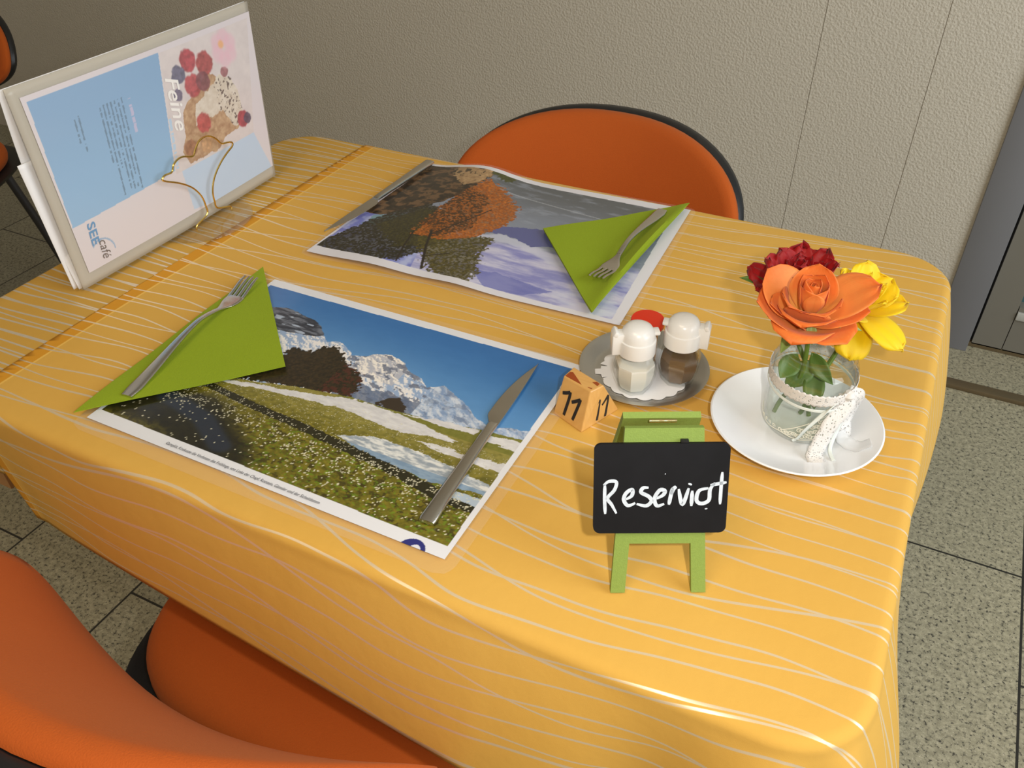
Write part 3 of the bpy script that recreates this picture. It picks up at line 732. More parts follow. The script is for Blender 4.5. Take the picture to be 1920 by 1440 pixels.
# ================================================================== menu and holder
MX0, MLEAN = -.198, .07
mn = thing('menu_card', (-.205, .365, TZ+.0), 'laminated pale blue menu leaning in the gold wire holder', 'menu')
def mpt(y, z, lift=0.): return (MX0-MLEAN*z+lift+.205+.004*math.sin((y-.18)/.38*PI), y-.365, z)
def menu_print(a, b):
    """a: along the long side 0..1, b: up 0..1; coordinates y, z in metres"""
    y0 = .187+(.192-.187)*b; y1 = .539+(.569-.539)*b; y = y0+(y1-y0)*a; z = .021+.2145*b
    P = Paint(a.shape, (216, 208, 211)); X, Y = a*14, b*9
    yb0 = .190+(z-.08)*.053; yb1 = .358+(z-.086)*.224
    blue = (y > yb0) & (y < yb1) & (z > .080+.035*(y-.19)) & (z < .2295)
    P.put(blue, lerpc(ss(z, .08, .23), (150, 184, 216), (142, 172, 204)))
    lb = (y > .3685) & (z < .0815) & (y < .517+.32*(.081-z)) & (z > .0255-.02*(y-.37)/.16); P.put(lb, (190, 206, 226))
    yp0 = yb1+.0012; yp1 = .517+(z-.08)*.306; ph = (y > yp0) & (y < yp1) & (z > .081) & (z < .2285)
    P.put(ph, lerpc(fbm(X*2, Y*2, 3, 5), (206, 196, 196), (226, 216, 214)))
    pastry = inpoly(y, z+.006*(fbm(X*3, Y*3, 3, 4)-.5), [(.386, .085), (.380, .102), (.392, .120), (.400, .150), (.410, .160), (.44, .170), (.455, .185), (.47, .18), (.485, .16), (.497, .14), (.50, .125), (.493, .10), (.46, .094), (.44, .084)])
    P.put(pastry & ph, lerpc(fbm(X*5, Y*5, 4, 9), (140, 96, 64), (214, 180, 138)))
    cream = inpoly(y, z+.008*(fbm(X*4, Y*4, 3, 14)-.5), [(.415, .128), (.424, .150), (.44, .158), (.462, .165), (.48, .175), (.50, .165), (.508, .145), (.507, .12), (.498, .10), (.482, .104), (.470, .13), (.445, .130)])
    P.put(cream & ph, lerpc(fbm(X*5, Y*5, 4, 19), (196, 180, 158), (234, 226, 212)))
    P.put(cream & (fbm(X*9, Y*9, 2, 29) > .66) & (y > .465), (66, 52, 48), .8)
    for cy, cz, r, c in ((.433, .207, .0155, (158, 52, 60)), (.460, .196, .017, (150, 56, 56)), (.411, .196, .013, (84, 84, 108)), (.430, .176, .016, (160, 58, 62)), (.449, .176, .014, (110, 60, 66)), (.430, .126, .0145, (168, 62, 60)), (.504, .106, .0125, (150, 46, 56)), (.513, .104, .009, (70, 60, 80)), (.492, .176, .008, (140, 84, 88)), (.401, .172, .009, (96, 88, 112)), (.395, .103, .013, (150, 100, 70)), (.424, .098, .012, (186, 140, 96))):
        P.put(ss(np.hypot(y-cy, z-cz)+.004*(fbm(X*4, Y*4, 2, 3)-.5), r, r*.8)*ph, lerpc(fbm(X*6, Y*6, 2, 2), np.array(c)*.8, np.minimum(255, np.array(c)*1.25)), .92)
    for q in range(6):
        an = q*PI/3+.3; P.put(ss(np.hypot(y-.503-.014*math.cos(an), (z-.204-.014*math.sin(an))), .015, .007)*ph, (232, 178, 196), .6)
    P.put(ss(np.hypot(y-.499, z-.210), .007, .003)*ph, (236, 170, 110), .9)
    P.put(ph, (206, 196, 192), .22)  # pale haze over the food picture, mixed into the print colours
    # lines of small print, too small to read
    rng = np.random.RandomState(7)
    def lines(ys, za, zb, c, w=.0011):
        for yy, zl in ys:
            k = (np.abs(y-yy-(z-.14)*.13) < w) & (z < za) & (z > zl) & (vnoise(z*520, y*0+yy*900, 6) > .30); P.put(k & blue, c, .75)
    lines([(.308, .086), (.3025, .09), (.297, .088), (.2915, .092), (.286, .12), (.2805, .088), (.275, .13)], .197, .086, (112, 132, 152))
    lines([(.244, .155), (.238, .165)], .196, .15, (112, 132, 152)); lines([(.319, .152)], .196, .15, (204, 190, 214), .0022)
    k = (np.abs(y-.366-(z-.10)*.20) < .0022) & (z > .087) & (z < .150) & (vnoise(z*420, y*0, 16) > .3); P.put(k, (176, 206, 232), .8)
    arc = np.hypot(y-.211-.006, z-.036); P.put((np.abs(arc-.0165) < .0011) & (z > .033) & (y > .205), (150, 176, 204), .9)
    return P.c
a_, b_ = mat_grid(420, 260)
Y0 = .187+.005*b_; Y1 = .539+.030*b_; yy = Y0+(Y1-Y0)*a_; zz = .021+.2145*b_
P3 = np.stack([MX0-MLEAN*zz+.205+.0022+.004*np.sin((yy-.18)/.38*PI), yy-.365, zz], -1)
print_sheet('front_page', M['print'], mn, P3, menu_print(a_, b_))
def mfilm(lift, ya0, ya1, yb0, yb1, z0, z1, curl=0.):
    def fn(a, b):
        y = (ya0+(ya1-ya0)*b)*(1-a)+(yb0+(yb1-yb0)*b)*a; z = z0+(z1-z0)*b
        p = mpt(y, z, lift); return (p[0]-curl*math.sin(PI*b)*(1-a)**3, p[1], p[2])
    return MB().grid(fn, 40, 30)
o = solid(mfilm(0., .1725, .179, .541, .572, .0046, .248).build('front_pouch', M['menu_film'], mn, fix=False), .0012, 1.); o['label'] = 'milky clear pouch around the front page'
o = solid(mfilm(-.006, .171, .176, .543, .573, .0043, .247, .012).build('inner_page', M['paper'], mn, fix=False), .0008, 0.)
o = solid(mfilm(-.012, .168, .166, .546, .560, .0041, .165).build('back_page', M['paper'], mn, fix=False), .0008, 0.)
dn = np.array([MLEAN, 0, -1.]); dn /= np.linalg.norm(dn); py_ = np.array([0, 1., 0])
def mtext(name, txt, mat, y, z, **kw):
    p = mpt(y, z, .0026); return text_mesh(name, txt, mat, mn, p, dn+np.array([0, -.13, 0]), py_, **kw)
mtext('heading_text', 'Feine', M['text_white'], .3875, .198, width=.068, height=.021, shear=.35, off=.012)
mtext('logo_text', 'SEE', M['text_blue'], .2085, .077, width=.028, height=.0115, off=.02)
mtext('logo_word', 'café', M['text_soft'], .2150, .051, width=.024, height=.0125, shear=.3)

hd = thing('menu_holder', (-.205, .385, TZ), 'gold tulip shaped wire menu holder on clear round foot', 'holder')
MB().lathe([(0, .0004), (.070, .0004), (.072, .0012), (.0715, .0026), (.062, .0032), (.058, .0038), (.052, .0034), (.0, .0032)], 64).build('clear_foot', M['acrylic'], hd)
wp = [(.354, .0036), (.357, .009), (.379, .016), (.3805, .028), (.378, .043), (.369, .058), (.357, .069), (.343, .078), (.328, .086), (.323, .0905), (.329, .094), (.341, .0935), (.347, .101), (.356, .105), (.366, .105), (.382, .0995), (.389, .106), (.399, .114), (.412, .1155), (.422, .112), (.43, .105), (.437, .0965), (.448, .094), (.456, .091), (.455, .086), (.443, .081), (.429, .074), (.415, .064), (.405, .053), (.399, .04), (.398, .027), (.400, .016), (.423, .008), (.424, .0036)]
path = smooth_path([(-.183-.02*z+.205, y-.385, z) for y, z in wp], 5)
MB().tube(path, .00125, 8).build('front_wire', M['gold'], hd)
path = smooth_path([(-.226-.05*z+.205, y-.385, z) for y, z in wp], 4)
MB().tube(path, .00125, 8).build('rear_wire', M['gold'], hd)

# ================================================================== cruet tray
tray = MB().lathe([(0, .0006), (.050, .0006), (.055, .0016), (.064, .0080), (.0685, .0092), (.0690, .0100), (.0635, .0092), (.0545, .0030), (.050, .0022), (0, .0022)], 96).build('cruet_tray', M['steel_tray'], None, 30, loc=(.4815, .3185, TZ))
tag(tray, 'round stainless steel tray holding the salt and pepper shakers', 'tray')
pts = []
for k in range(240):
    a = 2*PI*k/240; r = .045+.0028*abs(math.sin(a*9))
    if abs((a-3.55)) < .22: r = .052 if abs(a-3.55) < .09 else .046
    if abs((a-3.55)) >= .22 and abs(a-3.55) < .26: r = .040
    pts.append((r*math.cos(a), r*math.sin(a)))
dz = MB().prism(pts, 0, .0004).build('doily', M['paper'], None, 30, loc=(.4830, .3150, TZ+.0030)); tag(dz, 'white scalloped paper doily lying in the steel tray', 'doily')

def shaker(loc, rot, label, content, fill, colr, tab_at):
    o = thing('shaker', (loc[0], loc[1], TZ+.0036), label, 'shaker', rot, 'glass shakers with white caps')
    prof = [(.0150, 0), (.0170, .0012), (.0195, .008), (.0222, .020), (.0226, .027), (.0212, .036), (.0185, .042), (.0170, .046)]
    inner = [(.0150, .0445), (.0168, .041), (.0192, .035), (.0206, .027), (.0202, .020), (.0175, .008), (.0150, .0034), (0, .0034)]
    g = MB(); g.lathe([(0, 0)]+prof+inner, 8, rot=PI/8, caps=False); g.build('glass_body', M['glass'], o, 20)
    c = MB(); pr = [(0, .0038)]
    for r, z in ((.0145, .0038), (.0171, .008), (.0197, .020), (.0201, .027), (.0188, .035)):
        if z <= fill: pr.append((r, z))
    rl = pr[-1][0]*(.99); pr += [(rl, fill), (rl*.6, fill+.0008), (0, fill+.001)]
    c.lathe(pr, 8, rot=PI/8, caps=False); c.build(content, M[content.split('_')[0]], o, 20)
    k = MB(); k.lathe([(.0, .0455), (.0175, .0455), (.0190, .0465), (.0190, .0605), (.0186, .0625), (.0174, .0634), (.0170, .0670), (.0160, .0715), (.0135, .0755), (.0095, .0778), (.005, .0787), (0, .0790)], 40, caps=False)
    k.build('cap', M['white_plastic'], o, 35)
    t = MB(); t.box((.0207, 0, .0590), (.0120, .0125, .0240), bev=.0012); t.build('pour_tab', M['white_plastic'], o, 35); t = MB(); t.box((.0232, 0, .0715), (.0050, .0135, .0060), Matrix.Rotation(-.5, 3, 'Y'), bev=.0015)
    t.build('tab_hinge', M['white_plastic'], o, 35)
    MB().box((-.0185, 0, .0690), (.006, .010, .004), bev=.001).build('cap_catch', M['white_plastic'], o, 35); return o
shaker((.4815, .2860), math.radians(212), 'glass shaker full of white salt, white cap, on the steel tray', 'salt_fill', .033, None, 0)
shaker((.5185, .3190), math.radians(8), 'glass shaker of brown pepper, white cap, on the steel tray', 'pepper_fill', .030, None, 0)
tp = thing('toothpick_jar', (.4760, .3340, TZ+.0034), 'small toothpick jar with flat red lid behind the salt shaker', 'jar')
MB().lathe([(0, 0), (.0145, 0), (.0160, .002), (.0160, .046), (.0145, .046), (.0145, .0025), (0, .0025)], 32, caps=False).build('glass_body', M['acrylic'], tp)
tk = MB(); rr = random.Random(3)
for k in range(36):
    a, r = rr.random()*2*PI, .0125*math.sqrt(rr.random()); tk.tube([(r*math.cos(a), r*math.sin(a), .003), (r*math.cos(a)*1.02, r*math.sin(a)*1.02, .044)], .0009, 5)
tg = tk.build('toothpicks', M['toothpick'], tp); tg['kind'] = 'stuff'
MB().lathe([(0, .0465), (.0172, .0465), (.0178, .0475), (.0178, .0535), (.0170, .0550), (0, .0554)], 40, caps=False).build('red_lid', M['red_plastic'], tp)

# ================================================================== wooden number block
NB = (.4505, .2310)
nb = thing('number_block', (NB[0], NB[1], TZ+.0002), 'wooden table number block marked 11 beside the steel tray', 'table number')
base = [(.4222, .2144), (.4597, .1991), (.4800, .2487), (.4425, .2640)]
top = [(.4269, .2281), (.4606, .2165), (.4686, .2312), (.4300, .2459)]
V = [Vector((x-NB[0], y-NB[1], 0)) for x, y in base]+[Vector((x-NB[0], y-NB[1], .040)) for x, y in top]
bm = bmesh.new(); vs = [bm.verts.new(v) for v in V]
for f in ((3, 2, 1, 0), (4, 5, 6, 7), (0, 1, 5, 4), (1, 2, 6, 5), (2, 3, 7, 6), (3, 0, 4, 7)): bm.faces.new([vs[i] for i in f])
bmesh.ops.bevel(bm, geom=bm.edges[:], offset=.0012, segments=2, profile=.5, affect='EDGES')
me = bpy.data.meshes.new('wood_body'); bm.to_mesh(me); bm.free(); me.materials.append(M['pine']); link('wood_body', me, nb)
def face_place(bl, br, tr, tl):
    bl, br, tr, tl = [np.array(v) for v in (bl, br, tr, tl)]; n = np.cross(br-bl, tl-bl); n /= np.linalg.norm(n)
    return lambda a, b, h: tuple(bl*(1-a)*(1-b)+br*a*(1-b)+tr*a*b+tl*(1-a)*b+n*(h+.00005))
ik = MB(); pl = face_place(V[0], V[1], V[5], V[4])
stroke(ik, [(.125, .612), (.25, .66), (.36, .72)], .085, pl, taper=.9); stroke(ik, [(.37, .73), (.375, .55), (.342, .13)], .085, pl, taper=.9)
stroke(ik, [(.488, .527), (.62, .61), (.74, .69)], .085, pl, taper=.9); stroke(ik, [(.75, .70), (.717, .518), (.642, .149)], .085, pl, taper=.9)
ik.build('number_front', M['ink'], nb, 30)
ik = MB(); pl = face_place(V[1], V[2], V[6], V[5])
stroke(ik, [(.27, .441), (.42, .55), (.565, .64)], .055, pl, taper=.9); stroke(ik, [(.569, .644), (.478, .392), (.402, .092)], .06, pl, taper=.9)
stroke(ik, [(.606, .447), (.78, .55), (.94, .64)], .055, pl, taper=.9); stroke(ik, [(.945, .647), (.75, .333), (.63, .063)], .06, pl, taper=.9)
ik.build('number_side', M['ink'], nb, 30)
bt = MB(); pl = face_place(V[4], V[5], V[6], V[7])
bt.prism([(.04, .06), (.62, .10), (.30, .42), (.12, .60), (.05, .5)], 0, 1, lambda a, b, z: pl(a, b, z*.0003))
bt.prism([(.80, .18), (.93, .20), (.92, .30)], 0, 1, lambda a, b, z: pl(a, b, z*.0003)); bt.prism([(.74, .72), (.93, .66), (.90, .90), (.80, .93)], 0, 1, lambda a, b, z: pl(a, b, z*.0003))
bt.build('stained_grain', M['burnt'], nb, 30)

# ================================================================== easel sign
EC = (.5884, .05115); EA = math.atan2(.44511, .89548); TH = math.radians(22)
es = thing('easel_sign', (EC[0], EC[1], TZ), 'green mini easel with black board chalked Reserviert', 'sign', EA)
ct, st = math.cos(TH), math.sin(TH)
fp = lambda w_, u_, h_: (w_, st*u_-h_*ct, ct*u_+h_*st)          # front plane: w across, u up the slope, h towards the viewer
fr = MB(); T = .0055
def slab(mb, poly, h0, h1, place): mb.prism(poly, h0, h1, lambda a, b, c: place(a, b, c))
Ltop = .1400; hw = lambda u_: .0381-.0081*u_/Ltop
lg = .0115
slab(fr, [(-hw(0), 0), (-hw(0)+lg, 0), (-hw(.0435)+lg, .0435), (-hw(.0435), .0435)], 0, T, fp)
slab(fr, [(hw(0)-lg, 0), (hw(0), 0), (hw(.0435), .0435), (hw(.0435)-lg, .0435)], 0, T, fp)
slab(fr, [(-hw(.0435), .0435), (hw(.0435), .0435), (hw(.060), .060), (-hw(.060), .060)], 0, T, fp)
slab(fr, [(-hw(.060), .060), (-hw(.060)+lg, .060), (-hw(.1285)+lg, .1285), (-hw(.1285), .1285)], 0, T, fp)
slab(fr, [(hw(.060)-lg, .060), (hw(.060), .060), (hw(.1285), .1285), (hw(.1285)-lg, .1285)], 0, T, fp)
slab(fr, [(-hw(.1285), .1285), (hw(.1285), .1285), (hw(.14), .1400), (-hw(.14), .1400)], 0, T, fp)
fr.build('front_frame', M['green_wood'], es, 30)
by0 = 2*st*Ltop+.008
bp = lambda w_, u_, h_: (w_, by0-st*u_+h_*ct, ct*u_+h_*st)
rf = MB()
for sgn in (-1, 1):
    poly = [(-hw(0), 0), (-hw(0)+lg, 0), (-hw(.128)+lg, .128), (-hw(.128), .128)]
    slab(rf, [(sgn*a, b) for a, b in poly], 0, T, bp)
slab(rf, [(-hw(.128), .128), (hw(.128), .128), (hw(.14), .1410), (-hw(.14), .1410)], 0, T, bp)
slab(rf, [(-hw(.045), .045), (hw(.045), .045), (hw(.060), .060), (-hw(.060), .060)], 0, T, bp)
rf.build('rear_frame', M['green_wood'], es, 30)
tp_ = Vector(fp(0, Ltop, 0))
MB().tube([tp_+Vector((-.0105+.021*k/10, .004, .0012)) for k in range(11)], [.0012, .0013, .0012, .0013, .0013, .0011, .0013, .0013, .0012, .0013, .0012], 10).build('hinge_pin', M['brass'], es)
bw0, bw1, bu0, bu1 = -.0532, .0499, .0545, .1287
cw, cu_ = (bw0+bw1)/2, (bu0+bu1)/2; poly = [(cw+x, cu_+y) for x, y in rrect((bw1-bw0)/2, (bu1-bu0)/2, .0055, 6)]
cb = MB(); slab(cb, poly, T+.0003, T+.0038, fp); board = cb.build('chalkboard', M['black_board'], es, 30)
MB().box(fp(.0151, .1297, T+.0018), (.0062, .0035, .0030), bev=.0004).build('clip', M['black_plastic'], es)
bwid, bhgt = bw1-bw0, bu1-bu0
def bplace(a, b, h): return fp(bw0+a, bu0+b, T+.0038+h+.00003)
word = {'R': [[(.082, .555), (.082, .389), (.089, .224)], [(.072, .547), (.111, .59), (.166, .583), (.153, .493), (.104, .404), (.136, .328), (.173, .229)]],
        'e': [[(.238, .386), (.284, .43), (.286, .497), (.243, .461), (.225, .386), (.257, .318), (.312, .346)]],
        's': [[(.407, .517), (.367, .515), (.353, .466), (.41, .419), (.432, .366), (.393, .314), (.322, .336)]],
        'e2': [[(.468, .395), (.515, .432), (.530, .480), (.492, .490), (.455, .400), (.474, .313), (.528, .335)]],
        'r': [[(.563, .325), (.574, .423), (.586, .515)], [(.576, .44), (.592, .50), (.612, .53)]], 'v': [[(.632, .50), (.664, .325), (.706, .51)]],
        'i': [[(.733, .48), (.731, .307)], [(.712, .543), (.717, .563)]],
        'er': [[(.852, .507), (.783, .479), (.768, .374), (.805, .335), (.859, .372), (.865, .492), (.899, .566)]],
        't': [[(.865, .541), (.984, .572)], [(.948, .685), (.945, .505), (.945, .325)]], 'marks': [[(.833, .274), (.853, .277)], [(.525, .671), (.53, .668)]]}
ch = MB()
for kx, sts in word.items():
    for s_ in sts:
        w_ = .0009 if kx == 'marks' else (.0027 if kx in 'Rt' else .0030)
        stroke(ch, [(a*bwid, b*bhgt) for a, b in s_], w_, bplace, .0003)
ch.build('chalk_writing', M['chalk'], board, 30)

# ================================================================== saucer, jar and roses
PC = (.6455, .2915)
pl_ = MB().lathe([(0, .0010), (.040, .0010), (.042, .0), (.045, .0), (.047, .0014), (.062, .0060), (.076, .0136), (.0805, .0165), (.0815, .0180), (.0800, .0188), (.0765, .0172), (.062, .0098), (.050, .0058), (.044, .0048), (0, .0046)], 96, caps=False).build('saucer', M['porcelain'], None, 30, loc=(PC[0], PC[1], TZ+.0004))
tag(pl_, 'white porcelain saucer under the jar of roses', 'saucer')
JC = (.6500, .3030); JZ = TZ+.0056
vj = thing('flower_jar', (JC[0], JC[1], JZ), 'glass jar with lace ribbon and water holding the roses', 'vase')
op = [(0, .0), (.030, .0), (.0345, .0015), (.0372, .006), (.0380, .012), (.0384, .03), (.0392, .062), (.0392, .070), (.0375, .0770), (.0350, .0805), (.0345, .083), (.0352, .0845), (.0352, .0855), (.0345, .087), (.0345, .0905), (.0352, .0915), (.0350, .0935), (.0336, .0942)]
ip = [(.0322, .0935), (.0322, .080), (.0350, .074), (.0370, .069), (.0370, .062), (.0362, .03), (.0358, .012), (.0340, .0070), (.028, .0055), (0, .0062)]
MB().lathe(op+ip, 72, caps=False).build('glass_body', M['glass'], vj, 50)
MB().lathe([(0, .0064), (.028, .0058), (.0338, .0072), (.0356, .0122), (.0360, .03), (.0365, .052), (.0366, .0590), (0, .0590)], 64, caps=False).build('water', M['water'], vj, 50)
JR = lambda z: np.interp(z, [.0, .012, .03, .062, .07], [.036, .0380, .0384, .0392, .0392])
def band(z0, z1, tilt, ph, name, mat, lift, wav=0., parent=vj):
    mb = MB()
    def fn(a, b):
        th = 2*PI*a; zc = z0+(z1-z0)*b+tilt*math.cos(th-ph)
        if wav: zc += (b-.5)*2*wav*math.sin(th*46)
        r = JR(zc)+lift; return (r*math.cos(th), r*math.sin(th), zc)
    mb.grid(fn, 260, 6); 
    for k, (u, v) in list(mb.uv.items()): mb.uv[k] = (u*.24, v*(z1-z0))
    return solid(mb.build(name, mat, parent, fix=False), .0006, 0)
band(.0545, .0665, .0030, 2.6, 'lace_ribbon', M['lace'], .0010, .0006)
band(.0490, .0520, .0042, 2.4, 'satin_ribbon', M['satin'], .0012)
def ribbon(pts, wd, name, mat, parent, wavy=0., n=10, wdir=None, uvs=True):
    P = smooth_path(pts, n); N = len(P); mb = MB()
    def fn(a, b):
        i = min(int(round(b*(N-1))), N-1); p = P[i]; t = P[min(i+1, N-1)]-P[max(i-1, 0)]; t /= np.linalg.norm(t)
        w_ = np.array(wdir(b) if wdir else (1, 0, 0), float); w_ -= t*w_.dot(t); w_ /= np.linalg.norm(w_)
        ww = wd+(wavy*math.sin(b*N*.95) if wavy else 0)
        return tuple(p+w_*(a-.5)*ww)
    mb.grid(fn, 4, N-1); ln = sum(np.linalg.norm(P[i+1]-P[i]) for i in range(N-1))
    for k, (u, v) in list(mb.uv.items()): mb.uv[k] = (u*wd, v*ln)
    return solid(mb.build(name, mat, parent, fix=False), .0006, 0)
j = lambda x, y, z: (x-JC[0], y-JC[1], z)
KN = (.6845, .2860, .0590)      # the knot, at the right front of the jar
ribbon([j(*KN), j(.6850, .2800, .050), j(.6780, .2680, .035), j(.6735, .2605, .016), j(.6720, .2555, .0035), j(.678, .247, .0012), j(.690, .244, .0040)], .0160, 'lace_tail', M['lace'], vj, .0008, wdir=lambda b: (.85, .5, .1))
ribbon([j(.6850, .2870, .060), j(.6945, .2950, .052), j(.6930, .3010, .034), j(.6900, .3000, .016), j(.6930, .2920, .0030)], .0150, 'lace_tail', M['lace'], vj, .0008, wdir=lambda b: (.5, .8, .15))
ribbon([j(.6840, .2850, .058), j(.6730, .2690, .0500), j(.6660, .2640, .040), j(.6580, .2615, .025), j(.6530, .2620, .012), j(.6490, .2610, .0085)], .0034, 'satin_tail', M['satin'], vj, wdir=lambda b: (.7, .2, .7))
ribbon([j(.6850, .2860, .057), j(.6870, .2850, .040), j(.6845, .2810, .020), j(.6830, .2690, .0050), j(.6890, .2560, .0030)], .0036, 'satin_tail', M['satin'], vj, wdir=lambda b: (.8, .5, .2))
ribbon([j(.6870, .2900, .012), j(.6930, .2860, .0060), j(.7050, .2830, .0055), j(.7160, .2870, .0115)], .0160, 'organza_end', M['organza'], vj, .001, wdir=lambda b: (.3, .9, .1))
kn = MB(); kn.lathe([(0, -.005), (.0035, -.004), (.0055, 0), (.0035, .004), (0, .005)], 16, j(KN[0]+.001, KN[1]-.001, KN[2]), caps=False); kn.build('ribbon_knot', M['lace'], vj)
# filigree decal on the jar's front
fg = MB()
def dplace(th, z, h): r = JR(z)+.0003+h; return (r*math.cos(th), r*math.sin(th), z)
def dstroke(pts, w_):
    P = smooth_path(pts, 6); N = len(P); rings = []
    for i, p in enumerate(P):
        t = P[min(i+1, N-1)]-P[max(i-1, 0)]; t = t/(np.linalg.norm(t)+1e-9); n = np.array([-t[1], t[0]])*w_/2; q1, q2 = p+n, p-n
        rings.append([dplace(q1[0]/.0386, q1[1], 0), dplace(q1[0]/.0386, q1[1], .0002), dplace(q2[0]/.0386, q2[1], .0002), dplace(q2[0]/.0386, q2[1], 0)])
    fg.loft(rings)
AR = lambda deg: math.radians(deg)*.0386
def spiral(c, z, r, turns, a0, sg, w_=.0009):
    dstroke([(c+r*(1-k/14*.85)*math.cos(a0+sg*turns*2*PI*k/14), z+r*(1-k/14*.85)*math.sin(a0+sg*turns*2*PI*k/14)) for k in range(15)], w_)
rd = random.Random(8)
for k in range(16):
    ang = -112+k*5.2; zt = .012+.031*max(0, min(1, (ang+108)/58.))
    rows = max(1, int((zt-.010)/.0065))
    for q in range(rows): spiral(AR(ang), .0125+q*.0068+.001*rd.random(), .0030, 1.3, rd.random()*6.28, rd.choice((-1, 1)))
dstroke([(AR(-175+k*8), .0090+.0012*math.sin(k)) for k in range(17)], .0011)
dstroke([(AR(-112+k*6), .012+.030*(k/10)) for k in range(11)], .0009)
for k in range(7): spiral(AR(-178+k*9), .0125, .0022, 1.1, k, 1, .0007)
fg.build('filigree_decal', M['decal'], vj, 30)

def frame_axis(ax):
    z = Vector(ax).normalized(); x = Vector((1, 0, 0)); x = (x-z*x.dot(z)).normalized(); y = z.cross(x); return x, y, z
def petal(mb, org, fr_, az, L, Wd, o0, o1, cup, curl=0., r0=.002, jag=0., shape=1., h0=0., ruffle=0., nt=16, ns=14, seed=0, tipw=.0):
    X, Y, Z = fr_; rr_ = random.Random(seed); ph = rr_.random()*6
    er = X*math.cos(az)+Y*math.sin(az); et = -X*math.sin(az)+Y*math.cos(az)
    prof = [(r0, h0)]
    for i in range(nt):
        t = (i+.5)/nt; th = o0+(o1-o0)*t+curl*max(0, t-.6)**2*6
        prof.append((prof[-1][0]+math.sin(th)*L/nt, prof[-1][1]+math.cos(th)*L/nt))
    def fn(a, b):
        s = a*2-1; k = b*nt; i = min(int(k), nt-1); f = k-i
        r = prof[i][0]*(1-f)+prof[i+1][0]*f; h = prof[i][1]*(1-f)+prof[i+1][1]*f
        wt = Wd*(.40+.60*math.sin(min(1, b*1.25)*PI/2))*(max(0., 1-b**5))**.5 if shape == 1. else Wd*(.45+.55*math.sin(min(1., b*1.5)*PI/2))*(max(0., 1-b**8))**.45
        lat = s*wt; rad = r-cup*lat*lat/(Wd)+ruffle*math.sin(s*7+ph)*b*b
        hh = h+ruffle*math.cos(s*9+ph)*b*b-.15*Wd*s*s*b*.3
        if jag and b > .9: hh += jag*(rr_.random()-.5)
        p = org+er*rad+et*lat+Z*hh
        return tuple(p)
    mb.grid(fn, ns, nt)
def stem(mb, pts, r=.0022): mb.tube(smooth_path(pts, 6), r, 8)
def leaf(mb, base, tip, wd, up, bend=.2, n=10):
    base, tip, up = Vector(base), Vector(tip), Vector(up).normalized(); d_ = tip-base; L = d_.length; t = d_.normalized(); side = t.cross(up).normalized()
    def fn(a, b):
        s = a*2-1; w_ = wd*math.sin(PI*min(1, b**.75))*(1 if b < 1 else 0)
        return tuple(base+d_*b+side*(s*w_)+up*(bend*L*math.sin(PI*b)*.5+abs(s)*w_*.35))
    mb.grid(fn, 6, n)
loc = lambda c, p: Vector(p)-Vector(c)

# orange rose, nearest
OC = Vector((.6345, .2820, TZ+.1440))
ro = thing('rose', (.650, .300, TZ+.02), 'large open orange rose at the front of the jar', 'rose', group='roses in the jar'); b0 = Vector((.650, .300, TZ+.02))
fr_ = frame_axis((.0, -.22, .97)); og = OC-b0
bud = MB()
for k in range(5): petal(bud, og, fr_, 2.4*k, .026+.001*k, .0050+.0012*k, .30+.03*k, -.32+.03*k, 1.25, 0, .0010+.0009*k, h0=.006, seed=k)
for k in range(4): petal(bud, og, fr_, 1.1+PI/2*k, .035, .0150, .62, -.22, .80, .45, .004, h0=.001, seed=20+k)
o = bud.build('bud', M['orange_petal'], ro, 70, fix=False); solid(o, .0004, 0)
def op_(az, L, Wd, o0, o1, cup, curl, h0=0., shape=1., r0=.004, sd=0, ruffle=0.):
    mb = MB(); petal(mb, og, fr_, az, L, Wd, o0, o1, cup, curl, r0, h0=h0, shape=shape, seed=sd, ruffle=ruffle); solid(mb.build('petal', M['orange_petal'], ro, 70, fix=False), .0005, 0)
R_ = math.radians
op_(R_(95), .046, .022, .50, .05, .55, .3, h0=-.004, sd=1)                       # upright petal behind the bud
op_(R_(-58), .044, .025, .80, .18, .66, 1.5, h0=-.010, shape=2., sd=2)           # front pair cupping the bud
op_(R_(-120), .043, .025, .80, .14, .66, 1.3, h0=-.010, shape=2., sd=3)
op_(R_(24), .060, .027, .90, 1.05, .30, .4, h0=-.004, sd=4, ruffle=.001)         # large right petal
op_(R_(2), .050, .022, 1.10, 1.00, .45, .3, h0=-.009, sd=5)
op_(R_(165), .053, .029, 1.10, .70, .35, -.2, h0=-.006, sd=6)                    # large left petal
op_(R_(205), .052, .028, 1.25, .62, .40, .3, h0=-.012, shape=2., sd=7)
op_(R_(-90), .046, .027, .95, .35, .60, 1.6, h0=-.013, shape=2., sd=12)
op_(R_(-95), .050, .028, 1.20, .62, .50, 2.2, h0=-.015, shape=2., sd=8)          # lower front petals
op_(R_(-40), .050, .025, 1.30, .80, .40, 1.0, h0=-.014, shape=2., sd=9)
op_(R_(-148), .044, .023, 1.15, .35, .60, .7, h0=-.012, sd=10)
sm = MB(); stem(sm, [og+Vector((0, 0, -.003)), og+Vector((.004, .012, -.035)), Vector((-.010, -.004, .045)), Vector((-.022, -.004, .012)), Vector((-.026, -.006, -.004))]); sm.build('stem', M['stem'], ro)
